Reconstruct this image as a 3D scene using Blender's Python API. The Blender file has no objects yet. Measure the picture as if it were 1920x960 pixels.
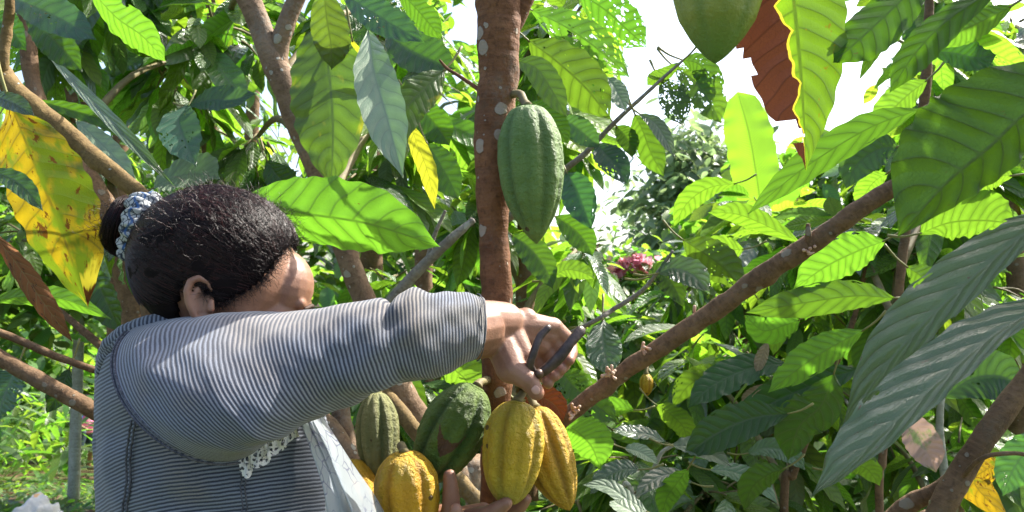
import bpy, bmesh, math, random
import numpy as np
from mathutils import Vector, Matrix, noise as mnoise

random.seed(7)
RNG = np.random.default_rng(11)
scene = bpy.context.scene
COL = scene.collection
R = math.radians

# ------------------------------------------------------------------ camera frame
F = 1450.0                      # focal length in photo pixels (1920 wide)
CAM = np.array([0.0, 0.0, 1.5])
PITCH = R(3.0)
FW = np.array([0, math.cos(PITCH), math.sin(PITCH)])
UP = np.array([0, -math.sin(PITCH), math.cos(PITCH)])
RT = np.array([1.0, 0, 0])

def P(x, y, d):
    """point at distance d (along the view axis) seen at photo pixel x, y"""
    return CAM + d * (FW + (x - 960) / F * RT + (480 - y) / F * UP)

def proj(p):
    q = np.asarray(p, float) - CAM
    d = q @ FW
    return 960 + F * (q @ RT) / d, 480 - F * (q @ UP) / d, d

def nrm(v):
    v = np.asarray(v, float)
    return v / max(np.linalg.norm(v), 1e-12)

SUN = nrm([0.58, 0.38, 0.76])     # direction towards the sun

def ground_z(x, y):
    y = np.asarray(y, float); x = np.asarray(x, float)
    s = np.clip(y - 3.0, 0, 40)
    return -0.165 * s + 0.04 * np.sin(x * 0.9 + 1.3) * np.sin(y * 0.7)

# ------------------------------------------------------------------ object helpers
def tag(o, label=None, cat=None, group=None, kind=None):
    if label: o['label'] = label
    if cat: o['category'] = cat
    if group: o['group'] = group
    if kind: o['kind'] = kind
    return o

ORG = {}

def thing(name, loc, label, cat, group=None):
    o = bpy.data.objects.new(name, None)
    o.empty_display_size = 0.05
    COL.objects.link(o)
    o.location = Vector([float(c) for c in loc])
    ORG[o.name] = np.array(loc, float)
    return tag(o, label, cat, group)

def make_mesh(name, V, Fc, uv=None, rnd=None, extra=None, smooth=True):
    """V (n,3); Fc list/array of faces (quads array or list of tuples)"""
    me = bpy.data.meshes.new(name)
    V = np.asarray(V, np.float32)
    if isinstance(Fc, np.ndarray) and Fc.ndim == 2:
        k = Fc.shape[1]; nf = len(Fc)
        me.vertices.add(len(V)); me.vertices.foreach_set('co', V.ravel())
        me.loops.add(nf * k); me.loops.foreach_set('vertex_index', Fc.astype(np.int32).ravel())
        me.polygons.add(nf)
        me.polygons.foreach_set('loop_start', np.arange(0, nf * k, k, dtype=np.int32))
        me.polygons.foreach_set('loop_total', np.full(nf, k, np.int32))
        me.update(calc_edges=True)
        me.validate()
    else:
        me.from_pydata([tuple(map(float, v)) for v in V], [], [tuple(map(int, f)) for f in Fc])
        me.update()
    if uv is not None:
        uv = np.asarray(uv, np.float32)
        li = np.empty(len(me.loops), np.int32); me.loops.foreach_get('vertex_index', li)
        l = me.uv_layers.new(name='UVMap')
        l.data.foreach_set('uv', uv[li].ravel())
    if rnd is not None:
        a = me.attributes.new('rnd', 'FLOAT', 'POINT')
        a.data.foreach_set('value', np.asarray(rnd, np.float32))
    for kname, arr in (extra or {}).items():
        a = me.attributes.new(kname, 'FLOAT', 'POINT')
        a.data.foreach_set('value', np.asarray(arr, np.float32))
    if smooth:
        me.polygons.foreach_set('use_smooth', np.ones(len(me.polygons), bool))
    return me

def obj(name, V, Fc, mat, parent=None, uv=None, rnd=None, extra=None, origin=None, smooth=True):
    """one mesh object from world-space vertices"""
    V = np.asarray(V, float)
    if parent is not None:
        org = ORG[parent.name]
    else:
        org = np.array(origin, float) if origin is not None else V.mean(axis=0)
    me = make_mesh(name, V - org, Fc, uv, rnd, extra, smooth)
    o = bpy.data.objects.new(name, me)
    COL.objects.link(o)
    if parent is not None:
        o.parent = parent
    else:
        o.location = Vector(org.tolist())
    ORG[o.name] = org
    for m in (mat if isinstance(mat, (list, tuple)) else [mat]):
        me.materials.append(m)
    return o

class MB:
    """collects pieces into one mesh"""
    def __init__(s): s.V = []; s.F = []; s.uv = []; s.n = 0
    def add(s, V, Fc, uv=None):
        V = np.asarray(V, float)
        s.V.append(V); s.F.extend([tuple(int(i) + s.n for i in f) for f in Fc])
        s.uv.append(np.zeros((len(V), 2)) if uv is None else np.asarray(uv, float)); s.n += len(V)
        return s
    def build(s, name, mat, parent=None, **k):
        F_ = s.F
        if F_ and all(len(f) == 4 for f in F_): F_ = np.array(F_)
        return obj(name, np.vstack(s.V), F_, mat, parent, uv=np.vstack(s.uv), **k)

# ------------------------------------------------------------------ curves, tubes, lofts
def catmull(pts, n):
    pts = np.asarray(pts, float)
    if len(pts) == 2:
        t = np.linspace(0, 1, n)[:, None]
        return pts[0] * (1 - t) + pts[1] * t
    Q = np.vstack([2 * pts[0] - pts[1], pts, 2 * pts[-1] - pts[-2]])
    seg = len(pts) - 1
    out = []
    for s in np.linspace(0, seg, n):
        i = min(int(s), seg - 1); t = s - i
        p0, p1, p2, p3 = Q[i:i + 4]
        out.append(0.5 * (2 * p1 + (p2 - p0) * t + (2 * p0 - 5 * p1 + 4 * p2 - p3) * t * t + (3 * p1 - p0 - 3 * p2 + p3) * t ** 3))
    return np.array(out)

def tube(path, radii, sides=12, n=None, bump=0.0, seed=0, cap=True, knots=()):
    """tapered tube; path (k,3), radii (k); returns V,F,uv (uv in metres)"""
    path = np.asarray(path, float); radii = np.asarray(radii, float)
    if n is None: n = max(8, len(path) * 6)
    c = catmull(path, n)
    r = np.interp(np.linspace(0, 1, n), np.linspace(0, 1, len(radii)), radii)
    T = np.gradient(c, axis=0); T /= np.linalg.norm(T, axis=1)[:, None]
    ref = np.array([0, -1.0, 0.01]) if abs(T[0][1]) < 0.8 else np.array([1.0, 0, 0])
    V = []; uv = []
    L = np.concatenate([[0], np.cumsum(np.linalg.norm(np.diff(c, axis=0), axis=1))])
    A = ref
    for i in range(n):
        A = nrm(A - (A @ T[i]) * T[i]); B = np.cross(T[i], A)
        for k in range(sides):
            th = 2 * math.pi * k / sides
            dv = math.cos(th) * A + math.sin(th) * B
            rr = r[i]
            if bump:
                q = (c[i] + dv * rr) / max(r.mean(), 1e-4)
                rr *= 1 + bump * (mnoise.noise(Vector((q * 0.45 + seed).tolist())) + 0.5 * mnoise.noise(Vector((q * 1.5 + seed).tolist())))
            for (kt, kth, amp, wid) in knots:
                dt = (L[i] / L[-1] - kt) * L[-1] / wid
                da = (th - kth + math.pi) % (2 * math.pi) - math.pi
                rr += amp * math.exp(-dt * dt - (da * r[i] / wid) ** 2)
            V.append(c[i] + dv * rr); uv.append((th / (2 * math.pi) , L[i]))
    Fc = []
    for i in range(n - 1):
        for k in range(sides):
            k2 = (k + 1) % sides
            Fc.append((i * sides + k, i * sides + k2, (i + 1) * sides + k2, (i + 1) * sides + k))
    if cap:
        b = len(V); V += [c[0] - T[0] * r[0] * 0.3, c[-1] + T[-1] * r[-1] * 0.3]; uv += [(0, 0), (0, L[-1])]
        for k in range(sides):
            k2 = (k + 1) % sides
            Fc.append((b, k2, k)); Fc.append((b + 1, (n - 1) * sides + k, (n - 1) * sides + k2))
    return np.array(V), Fc, np.array(uv)

def ppath(pts):
    """[(x,y,d,width_px)] -> path, radii"""
    return [P(x, y, d) for x, y, d, w in pts], [w * 0.5 * d / F for x, y, d, w in pts]

def limb(pts, sides=16, n=None, bump=0.12, seed=0, knots=(), cap=True):
    p, r = ppath(pts)
    return tube(p, r, sides, n or len(pts) * 10, bump, seed, cap, knots)

def capsule(a, b, ra, rb, sides=14, rings=5):
    """tapered capsule"""
    a = np.asarray(a, float); b = np.asarray(b, float)
    T = nrm(b - a); A = nrm(np.cross(T, [0.31, 0.77, 0.55])); B = np.cross(T, A)
    V = [a - T * ra]; st = []
    for i in range(1, rings + 1):
        ph = math.pi / 2 * (1 - i / rings); st.append((a - T * ra * math.sin(ph), ra * math.cos(ph)))
    for i in range(rings):
        ph = math.pi / 2 * i / rings; st.append((b + T * rb * math.sin(ph), rb * math.cos(ph)))
    for c, r in st:
        for k in range(sides):
            th = 2 * math.pi * k / sides
            V.append(c + r * (math.cos(th) * A + math.sin(th) * B))
    V.append(b + T * rb)
    m = len(st); Fc = []
    for k in range(sides):
        k2 = (k + 1) % sides
        Fc.append((0, 1 + k2, 1 + k)); Fc.append((1 + m * sides, 1 + (m - 1) * sides + k, 1 + (m - 1) * sides + k2))
        for i in range(m - 1):
            Fc.append((1 + i * sides + k, 1 + i * sides + k2, 1 + (i + 1) * sides + k2, 1 + (i + 1) * sides + k))
    return np.array(V), Fc

def ellipsoid(c, ax, rad, nu=24, nv=14):
    """ax: 3 unit axes, rad: 3 radii"""
    c = np.asarray(c, float); V = [c + ax[2] * rad[2]]; Fc = []
    for i in range(1, nv):
        ph = math.pi * i / nv
        for k in range(nu):
            th = 2 * math.pi * k / nu
            V.append(c + ax[0] * rad[0] * math.sin(ph) * math.cos(th) + ax[1] * rad[1] * math.sin(ph) * math.sin(th) + ax[2] * rad[2] * math.cos(ph))
    V.append(c - ax[2] * rad[2]); e = len(V) - 1
    for k in range(nu):
        k2 = (k + 1) % nu
        Fc.append((0, 1 + k, 1 + k2)); Fc.append((e, 1 + (nv - 2) * nu + k2, 1 + (nv - 2) * nu + k))
        for i in range(nv - 2):
            Fc.append((1 + i * nu + k, 1 + (i + 1) * nu + k, 1 + (i + 1) * nu + k2, 1 + i * nu + k2))
    return np.array(V), Fc

def grid_faces(n, m, wrap=False):
    """faces of an n x m vertex grid (m wraps if wrap)"""
    i, j = np.meshgrid(np.arange(n - 1), np.arange(m if wrap else m - 1), indexing='ij')
    j2 = (j + 1) % m
    return np.stack([i * m + j, i * m + j2, (i + 1) * m + j2, (i + 1) * m + j], -1).reshape(-1, 4)

# ------------------------------------------------------------------ materials
class NT:
    def __init__(s, name):
        s.m = bpy.data.materials.new(name); s.m.use_nodes = True
        s.t = s.m.node_tree; s.t.nodes.clear()
        s.out = s.t.nodes.new('ShaderNodeOutputMaterial')
    def n(s, typ, **k):
        nd = s.t.nodes.new(typ)
        for a, b in k.items():
            if a == 'inp':
                for i, v in b.items(): s.set(nd, i, v)
            else: setattr(nd, a, b)
        return nd
    def set(s, nd, i, v):
        sock = nd.inputs[i]
        if isinstance(v, bpy.types.NodeSocket): s.t.links.new(v, sock)
        elif isinstance(v, bpy.types.Node): s.t.links.new(v.outputs[0], sock)
        else: sock.default_value = v
    def math(s, op, a, b=0.0, c=0.0, clamp=False):
        nd = s.n('ShaderNodeMath', operation=op, use_clamp=clamp)
        s.set(nd, 0, a); s.set(nd, 1, b); s.set(nd, 2, c)
        return nd.outputs[0]
    def mix(s, fac, a, b, blend='MIX'):
        nd = s.n('ShaderNodeMix', data_type='RGBA', blend_type=blend)
        s.set(nd, 0, fac)
        for i, v in ((6, a), (7, b)):
            if isinstance(v, (tuple, list)): v = (*v[:3], 1.0)
            s.set(nd, i, v)
        return nd.outputs[2]
    def ss(s, x, lo, hi):
        nd = s.n('ShaderNodeMapRange', interpolation_type='SMOOTHSTEP')
        s.set(nd, 0, x); nd.inputs[1].default_value = lo; nd.inputs[2].default_value = hi
        return nd.outputs[0]
    def noise(s, vec, scale, detail=3, rough=0.55, out=0):
        nd = s.n('ShaderNodeTexNoise'); s.set(nd, 'Vector', vec)
        nd.inputs['Scale'].default_value = scale; nd.inputs['Detail'].default_value = detail; nd.inputs['Roughness'].default_value = rough
        return nd.outputs[out]
    def vor(s, vec, scale, feature='F1', out='Distance', rand=1.0):
        nd = s.n('ShaderNodeTexVoronoi', feature=feature); s.set(nd, 'Vector', vec)
        nd.inputs['Scale'].default_value = scale; nd.inputs['Randomness'].default_value = rand
        return nd.outputs[out]
    def obco(s):
        return s.n('ShaderNodeTexCoord').outputs['Object']
    def uvxy(s):
        uv = s.n('ShaderNodeUVMap').outputs[0]
        sp = s.n('ShaderNodeSeparateXYZ'); s.set(sp, 0, uv)
        return uv, sp.outputs[0], sp.outputs[1]
    def vmul(s, v, k):
        nd = s.n('ShaderNodeVectorMath', operation='MULTIPLY'); s.set(nd, 0, v); nd.inputs[1].default_value = k
        return nd.outputs[0]
    def vadd(s, v, w):
        nd = s.n('ShaderNodeVectorMath', operation='ADD'); s.set(nd, 0, v); s.set(nd, 1, w)
        return nd.outputs[0]
    def comb(s, x, y, z=0.0):
        nd = s.n('ShaderNodeCombineXYZ'); s.set(nd, 0, x); s.set(nd, 1, y); s.set(nd, 2, z)
        return nd.outputs[0]
    def bump(s, h, strength=0.5, dist=0.002, normal=None):
        nd = s.n('ShaderNodeBump'); nd.inputs['Strength'].default_value = strength; nd.inputs['Distance'].default_value = dist
        s.set(nd, 'Height', h)
        if normal is not None: s.set(nd, 'Normal', normal)
        return nd.outputs[0]
    def bsdf(s, col, rough=0.5, spec=0.5, normal=None, **k):
        nd = s.n('ShaderNodeBsdfPrincipled')
        if isinstance(col, (tuple, list)): col = (*col[:3], 1.0)
        s.set(nd, 'Base Color', col); s.set(nd, 'Roughness', rough); s.set(nd, 'Specular IOR Level', spec)
        if normal is not None: s.set(nd, 'Normal', normal)
        for a, b in k.items(): s.set(nd, a.replace('_', ' '), b)
        return nd.outputs[0]
    def shmix(s, f, a, b):
        nd = s.n('ShaderNodeMixShader'); s.set(nd, 0, f); s.set(nd, 1, a); s.set(nd, 2, b)
        return nd.outputs[0]
    def done(s, sh):
        s.t.links.new(sh, s.out.inputs[0]); return s.m

def leaf_mat(name, top, under, trans, tw=0.45, rough=0.36, spec=0.5, var=0.35, spots=0.0, spotcol=(0.16, 0.07, 0.02),
             holes=0.0, blotch=None, blotch_amt=0.0, vein_light=0.5, nv=11.0, dead=None, bumpd=0.0018, huev=0.016, edge=0.0, obl=0.135, tvein=0.85, nvar=0.35, bite=0.0):
    t = NT(name)
    uv, ux, v = t.uvxy()
    u = t.math('MULTIPLY_ADD', ux, 2.0, -1.0)
    au = t.math('ABSOLUTE', u)
    rnd0 = t.n('ShaderNodeAttribute', attribute_name='rnd').outputs['Fac']
    rnd = t.math('FRACT', t.math('ADD', rnd0, t.n('ShaderNodeObjectInfo').outputs['Random']))
    # pinnate vein coordinate
    nvv = t.math('MULTIPLY', nv, t.math('ADD', 1 - nvar * .5, t.math('MULTIPLY', t.math('FRACT', t.math('MULTIPLY', rnd, 3.7)), nvar)))
    vw = t.math('MULTIPLY', t.math('SUBTRACT', t.noise(t.comb(t.math('MULTIPLY', u, .6), t.math('MULTIPLY', v, 4.0), t.math('MULTIPLY', rnd, 9.0)), 1.0, 1), .5), .10 if nvar else .0)
    off = t.math('MULTIPLY', t.math('GREATER_THAN', u, 0.0), .018 if nvar else .0)
    vc = t.math('MULTIPLY', nvv, t.math('ADD', t.math('ADD', v, t.math('ADD', vw, off)), t.math('MULTIPLY', t.math('POWER', au, 1.35), -obl)))
    fr = t.math('FRACT', vc)
    dist = t.math('MINIMUM', fr, t.math('SUBTRACT', 1.0, fr))
    vein2 = t.math('SUBTRACT', 1.0, t.ss(dist, 0.012, 0.085))
    mid = t.math('SUBTRACT', 1.0, t.ss(au, 0.015, 0.05))
    vein = t.math('MAXIMUM', vein2, mid)
    seedv = t.comb(t.math('MULTIPLY', rnd, 37.0), t.math('MULTIPLY', rnd, 11.0), rnd)
    uv2 = t.vadd(t.comb(t.math('MULTIPLY', u, 0.35), v, 0.0), seedv)
    nz = t.noise(uv2, 5.0, 4)
    nf = t.noise(uv2, 40.0, 2)
    # small tertiary net
    net = t.vor(uv2, 46.0, 'DISTANCE_TO_EDGE')
    netm = t.math('SUBTRACT', 1.0, t.ss(net, 0.0, 0.07))
    back = t.n('ShaderNodeNewGeometry').outputs['Backfacing']
    hs = t.n('ShaderNodeHueSaturation')
    base = t.mix(back, top, under)
    base = t.mix(t.math('MULTIPLY', vein, vein_light), base, t.mix(0.5, base, (0.30, 0.36, 0.16)))
    base = t.mix(t.math('MULTIPLY', nz, 0.5), base, t.mix(0.5, base, (0.02, 0.03, 0.01)))
    tr = t.mix(t.math('MULTIPLY', vein, tvein), trans, tuple(c * 0.22 for c in trans))
    tr = t.mix(t.ss(dist, 0.05, 0.5), t.mix(0.45, tr, tuple(c * 0.5 for c in trans)), tr)
    tr = t.mix(t.math('MULTIPLY', netm, 0.22), tr, tuple(c * 0.45 for c in trans))
    tr = t.mix(t.math('MULTIPLY', t.math('SUBTRACT', nz, 0.35), 0.9, clamp=True), tr, tuple(c * 0.5 for c in trans))
    spotmask = None
    if blotch is not None:
        bl = t.noise(uv2, 2.6, 4, 0.62)
        bm_ = t.ss(bl, 0.62 - blotch_amt * 0.35, 0.72 - blotch_amt * 0.35)
        base = t.mix(bm_, base, blotch[0]); tr = t.mix(bm_, tr, blotch[1])
    if spots > 0:
        sp = t.noise(uv2, 13.0, 5, 0.7)
        sm = t.ss(sp, 0.72 - spots * 0.25, 0.76 - spots * 0.25)
        base = t.mix(sm, base, spotcol); tr = t.mix(sm, tr, tuple(c * 0.6 for c in spotcol))
    if edge > 0:
        em = t.ss(t.math('ADD', au, t.math('MULTIPLY', nz, 0.4)), 1.12, 1.3)
        em = t.math('MULTIPLY', em, edge)
        base = t.mix(em, base, (0.30, 0.26, 0.03)); tr = t.mix(em, tr, (0.6, 0.5, 0.03))
    if dead is not None:
        dm = t.n('ShaderNodeAttribute', attribute_name='dead').outputs['Fac']
        dn = t.math('ADD', dm, t.math('MULTIPLY', t.math('SUBTRACT', nz, 0.5), 0.5))
        ym = t.ss(dn, 0.36, 0.44); dm2 = t.ss(dn, 0.48, 0.52)
        base = t.mix(ym, base, (0.38, 0.33, 0.05)); tr = t.mix(ym, tr, (0.75, 0.6, 0.04))
        dc = t.mix(nz, tuple(c * 0.6 for c in dead), dead)
        dc = t.mix(t.math('MULTIPLY', t.math('MAXIMUM', vein, t.math('MULTIPLY', netm, 0.5)), 0.6), dc, tuple(c * 0.22 for c in dead))
        base = t.mix(dm2, base, dc); tr = t.mix(dm2, tr, t.mix(0.75, dc, (0.02, 0.006, 0.003)))
    def vary(c):
        h = t.n('ShaderNodeHueSaturation')
        t.set(h, 'Hue', t.math('ADD', 0.5 - huev, t.math('MULTIPLY', rnd, 2 * huev)))
        t.set(h, 'Value', t.math('ADD', 1 - var, t.math('MULTIPLY', t.math('FRACT', t.math('MULTIPLY', rnd, 7.31)), 2 * var)))
        t.set(h, 'Color', c)
        return h.outputs[0]
    base = vary(base); tr = vary(tr)
    # quilted blade: soft domes between the veins
    dome = t.math('POWER', t.math('MULTIPLY', dist, 2.0), 0.6)
    hgt = t.math('MULTIPLY', dome, t.ss(au, 0.0, 0.25))
    hgt = t.math('ADD', hgt, t.math('MULTIPLY', netm, -0.10))
    hgt = t.math('ADD', hgt, t.math('MULTIPLY', nz, 0.5))
    nb = t.bump(hgt, 0.8, bumpd)
    rr = t.math('ADD', rough - 0.08, t.math('MULTIPLY', nf, 0.18))
    pb = t.bsdf(base, rr, spec, nb)
    td = t.n('ShaderNodeBsdfTranslucent'); t.set(td, 'Color', tr)
    sh = t.shmix(tw, pb, td.outputs[0])
    if bite > 0:
        bv = t.vor(t.vadd(uv2, t.vmul(t.noise(uv2, 30.0, 2, out=1), (.03, .03, 0))), 8.0)
        bs = t.n('ShaderNodeSeparateColor'); t.set(bs, 0, t.vor(t.vadd(uv2, t.vmul(t.noise(uv2, 30.0, 2, out=1), (.03, .03, 0))), 8.0, 'F1', 'Color'))
        bmk = t.math('MULTIPLY', t.math('LESS_THAN', bv, .33), t.math('GREATER_THAN', bs.outputs[0], 1 - bite))
        bmk = t.math('MULTIPLY', bmk, t.math('GREATER_THAN', au, t.math('ADD', .72, t.math('MULTIPLY', nf, .25))))
        sh = t.shmix(bmk, sh, t.n('ShaderNodeBsdfTransparent').outputs[0])
    if holes > 0:
        hv = t.vor(t.vadd(uv2, t.vmul(t.noise(uv2, 9.0, 2, out=1), (0.06, 0.06, 0))), 17.0)
        hn = t.ss(t.noise(uv2, 3.1, 2), 0.50 - holes * 0.25, 0.75 - holes * 0.2)
        hm = t.math('LESS_THAN', hv, t.math('MULTIPLY', hn, 0.42))
        hm = t.math('MULTIPLY', hm, t.math('GREATER_THAN', au, 0.06))
        tp = t.n('ShaderNodeBsdfTransparent')
        sh = t.shmix(hm, sh, tp.outputs[0])
    return t.done(sh)

def bark_mat(name, c1, c2, lichen=0.3, lichcol=(0.42, 0.43, 0.38), scale=1.0, rough=0.8):
    t = NT(name)
    co = t.obco()
    n1 = t.noise(co, 22 * scale, 6, 0.65); n2 = t.noise(co, 140 * scale, 4, 0.6); n3 = t.noise(co, 7 * scale, 3)
    uv, ux, vy = t.uvxy()
    ring = t.noise(t.comb(t.math('MULTIPLY', ux, 2.0), t.math('MULTIPLY', vy, 160.0 * scale), 0.0), 1.0, 3)
    col = t.mix(t.ss(n1, 0.3, 0.7), c1, c2)
    col = t.mix(t.math('MULTIPLY', t.ss(n2, 0.45, 0.75), 0.55), col, tuple(c * 0.35 for c in c1))
    col = t.mix(t.math('MULTIPLY', t.ss(ring, 0.45, 0.8), 0.3), col, tuple(min(1, c * 1.6) for c in c2))
    wob = t.vadd(co, t.vmul(t.noise(co, 60 * scale, 2, out=1), (0.007, 0.007, 0.007)))
    def patches(sc, mx, share):
        d = t.vor(wob, sc * scale); s = t.n('ShaderNodeSeparateColor'); t.set(s, 0, t.vor(wob, sc * scale, 'F1', 'Color'))
        rad = t.math('MULTIPLY', t.math('SUBTRACT', s.outputs[0], 1 - share), mx / share)
        k = t.math('SUBTRACT', 1.0, t.ss(t.math('SUBTRACT', d, rad), -0.05, 0.02))
        return t.math('MULTIPLY', k, t.math('GREATER_THAN', rad, 0.03))
    lm = t.math('MAXIMUM', patches(38, .42, lichen), patches(95, .45, lichen * .6))
    lp = t.math('MULTIPLY', t.ss(n3, 0.52, 0.64), t.ss(n2, .35, .6))
    lm2 = t.math('MAXIMUM', lm, t.math('MULTIPLY', lp, lichen * 1.2), clamp=True)
    lc = t.mix(n2, tuple(c * 0.75 for c in lichcol), lichcol)
    col = t.mix(t.math('MULTIPLY', lm2, 0.68), col, lc)
    h = t.math('ADD', t.math('MULTIPLY', n1, 1.0), t.math('MULTIPLY', n2, 0.35))
    h = t.math('ADD', h, t.math('ADD', t.math('MULTIPLY', ring, 0.25), t.math('MULTIPLY', lm, 0.3)))
    return t.done(t.bsdf(col, rough, 0.25, t.bump(h, 1.0, 0.005 / scale)))

def pod_mat(name, c1, c2, groove, wart=1.0, rough=0.5, spots=(0.05, 0.025, 0.01), spot_amt=0.2, spec=0.4, scar=None, tip=None, mottle=None):
    t = NT(name)
    co = t.obco(); uv, ux, v = t.uvxy()
    gr = t.n('ShaderNodeAttribute', attribute_name='groove').outputs['Fac']
    n1 = t.noise(co, 18, 5, 0.6); n2 = t.noise(co, 105, 5, 0.7); n3 = t.noise(co, 260, 2)
    n4 = t.noise(t.comb(t.math('MULTIPLY', ux, 34.0), t.math('MULTIPLY', v, 3.0), 0.0), 1.0, 4, 0.7)
    col = t.mix(t.ss(n1, 0.3, 0.7), c1, c2)
    if mottle is not None: col = t.mix(t.math('MULTIPLY', t.ss(t.noise(co, 11, 5, .65), .48, .66), .75), col, mottle)
    col = t.mix(t.math('MULTIPLY', gr, 0.85), col, groove)
    col = t.mix(t.math('MULTIPLY', t.ss(n4, 0.5, 0.75), 0.35), col, groove)
    if tip is not None:
        col = t.mix(t.ss(v, 0.62, 0.98), col, tip)
    sp = t.vor(co, 55, 'F1'); spc = t.vor(co, 55, 'F1', 'Color')
    sc_ = t.n('ShaderNodeSeparateColor'); t.set(sc_, 0, spc)
    sm = t.math('MULTIPLY', t.math('LESS_THAN', t.math('ADD', sp, t.math('MULTIPLY', n2, 0.15)), 0.26), t.math('GREATER_THAN', sc_.outputs[0], 1 - spot_amt))
    col = t.mix(t.math('MULTIPLY', sm, 0.85), col, spots)
    col = t.mix(t.math('MULTIPLY', t.ss(n2, 0.55, 0.8), 0.3), col, tuple(c * 0.45 for c in c1))
    if scar is not None:
        (su, sv, sr, scol) = scar
        dx = t.math('MULTIPLY', t.math('SUBTRACT', ux, su), 2.2); dy = t.math('SUBTRACT', v, sv)
        # a curved, smile-like scab
        dyc = t.math('ADD', dy, t.math('MULTIPLY', t.math('MULTIPLY', dx, dx), 6.0))
        dd = t.math('ADD', t.math('MULTIPLY', t.math('ABSOLUTE', dx), 0.45), t.math('ABSOLUTE', dyc))
        dd = t.math('ADD', dd, t.math('MULTIPLY', t.math('SUBTRACT', n2, 0.5), 0.09))
        col = t.mix(t.math('LESS_THAN', dd, sr), col, scol)
    h = t.math('ADD', t.math('MULTIPLY', n2, wart), t.math('MULTIPLY', n3, 0.25 * wart))
    h = t.math('ADD', h, t.math('MULTIPLY', n1, 0.6 * wart))
    return t.done(t.bsdf(col, t.math('ADD', rough - 0.1, t.math('MULTIPLY', n2, 0.25)), spec, t.bump(h, 1.0, 0.0075)))

def simple_mat(name, c1, c2=None, scale=30, rough=0.6, spec=0.4, bump=0.3, bdist=0.002, **k):
    t = NT(name); co = t.obco()
    n = t.noise(co, scale, 5, 0.6)
    col = t.mix(t.ss(n, 0.3, 0.7), c1, c2 or tuple(c * 0.6 for c in c1))
    return t.done(t.bsdf(col, rough, spec, t.bump(n, bump, bdist), **k))

M = {}
# leaves -------------------------------------------------------------
G_TOP = (0.045, 0.105, 0.022); G_UND = (0.085, 0.15, 0.045); G_TR = (0.155, 0.36, 0.018)
M['leaf'] = leaf_mat('leaf_green', G_TOP, G_UND, G_TR, 0.46, spots=0.12, bite=.35)
M['leaf_holes'] = leaf_mat('leaf_insect_eaten', G_TOP, G_UND, G_TR, 0.46, holes=0.75, spots=0.15, bite=.35)
M['leaf_few'] = leaf_mat('leaf_few_holes', G_TOP, G_UND, G_TR, 0.46, holes=0.28, spots=0.2, bite=.35)
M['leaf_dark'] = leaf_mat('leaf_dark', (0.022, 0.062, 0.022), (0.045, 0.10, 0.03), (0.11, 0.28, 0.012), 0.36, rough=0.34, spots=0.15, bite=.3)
M['leaf_blue'] = leaf_mat('leaf_bluish', (0.03, 0.085, 0.055), (0.07, 0.13, 0.08), (0.12, 0.32, 0.04), 0.3, rough=0.40, spec=0.5, vein_light=0.4, holes=0.1)
M['leaf_grey'] = leaf_mat('leaf_sky_grey', (0.075, 0.125, 0.075), (0.10, 0.16, 0.08), (0.20, 0.40, 0.08), 0.3, rough=0.30, spec=0.7, vein_light=0.5, spots=0.25, bumpd=0.0045, var=0.06, obl=0.22, nv=9.0, nvar=0, bite=.25)  # sky reflection on the blade is put into the greyed base colour
M['leaf_silver'] = leaf_mat('leaf_pale_sheen', (0.20, 0.27, 0.18), (0.24, 0.30, 0.20), (0.22, 0.42, 0.08), 0.3, rough=0.45, spec=0.5, vein_light=0.3)  # pale base colour stands in for the white sheen on upper sides
M['leaf_lime'] = leaf_mat('leaf_lime', (0.10, 0.22, 0.025), (0.15, 0.28, 0.05), (0.20, 0.43, 0.022), 0.50, var=0.12, spots=0.15, bite=.3)
M['leaf_yellowlime'] = leaf_mat('leaf_yellow_lime', (0.32, 0.36, 0.04), (0.36, 0.40, 0.06), (0.52, 0.60, 0.03), 0.5, var=0.08, spots=0.15)
M['leaf_olive'] = leaf_mat('leaf_olive', (0.10, 0.15, 0.035), (0.13, 0.18, 0.05), (0.15, 0.27, 0.02), 0.38, var=0.1, spots=0.25, blotch=((0.2, 0.2, 0.04), (0.42, 0.40, 0.03)), blotch_amt=0.1)
M['leaf_yellow'] = leaf_mat('leaf_yellowing', (0.30, 0.215, 0.018), (0.32, 0.23, 0.025), (0.44, 0.30, 0.010), 0.5, var=0.05, spots=0.55, spotcol=(0.17, 0.06, 0.01),
                            blotch=((0.10, 0.13, 0.015), (0.17, 0.24, 0.01)), blotch_amt=0.30, huev=0.01, dead=(0.30, 0.085, 0.015))
M['mid_leaf'] = leaf_mat('mid_leaf', (0.07, 0.145, 0.03), (0.11, 0.19, 0.055), (0.27, 0.54, 0.03), 0.52, rough=.27, spec=.6, spots=0.1, huev=.022)
M['mid_holes'] = leaf_mat('mid_leaf_eaten', (0.07, 0.145, 0.03), (0.11, 0.19, 0.055), (0.27, 0.54, 0.03), 0.52, rough=.27, spec=.6, holes=0.45, spots=0.15, huev=.022)
M['mid_lime'] = leaf_mat('mid_leaf_lime', (0.12, 0.22, 0.03), (0.16, 0.26, 0.06), (0.36, 0.64, 0.04), 0.54, rough=.3, spec=.55, huev=.02)
M['mid_dark'] = leaf_mat('mid_leaf_dark', (0.045, 0.105, 0.035), (0.08, 0.15, 0.05), (0.20, 0.46, 0.02), 0.42, rough=.25, spec=.65, huev=.02)
M['mid_gloss'] = leaf_mat('mid_leaf_glossy', (0.10, 0.17, 0.10), (0.15, 0.21, 0.13), (0.2, 0.40, 0.06), 0.3, rough=.2, spec=.9, huev=.01)
M['leaf_shade'] = leaf_mat('leaf_shaded', (0.03, 0.075, 0.02), (0.05, 0.11, 0.022), (0.11, 0.27, 0.008), 0.46, rough=.42, spots=0.25, var=.03, huev=.005, nv=9, nvar=0, tvein=.95, bumpd=.004)
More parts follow.
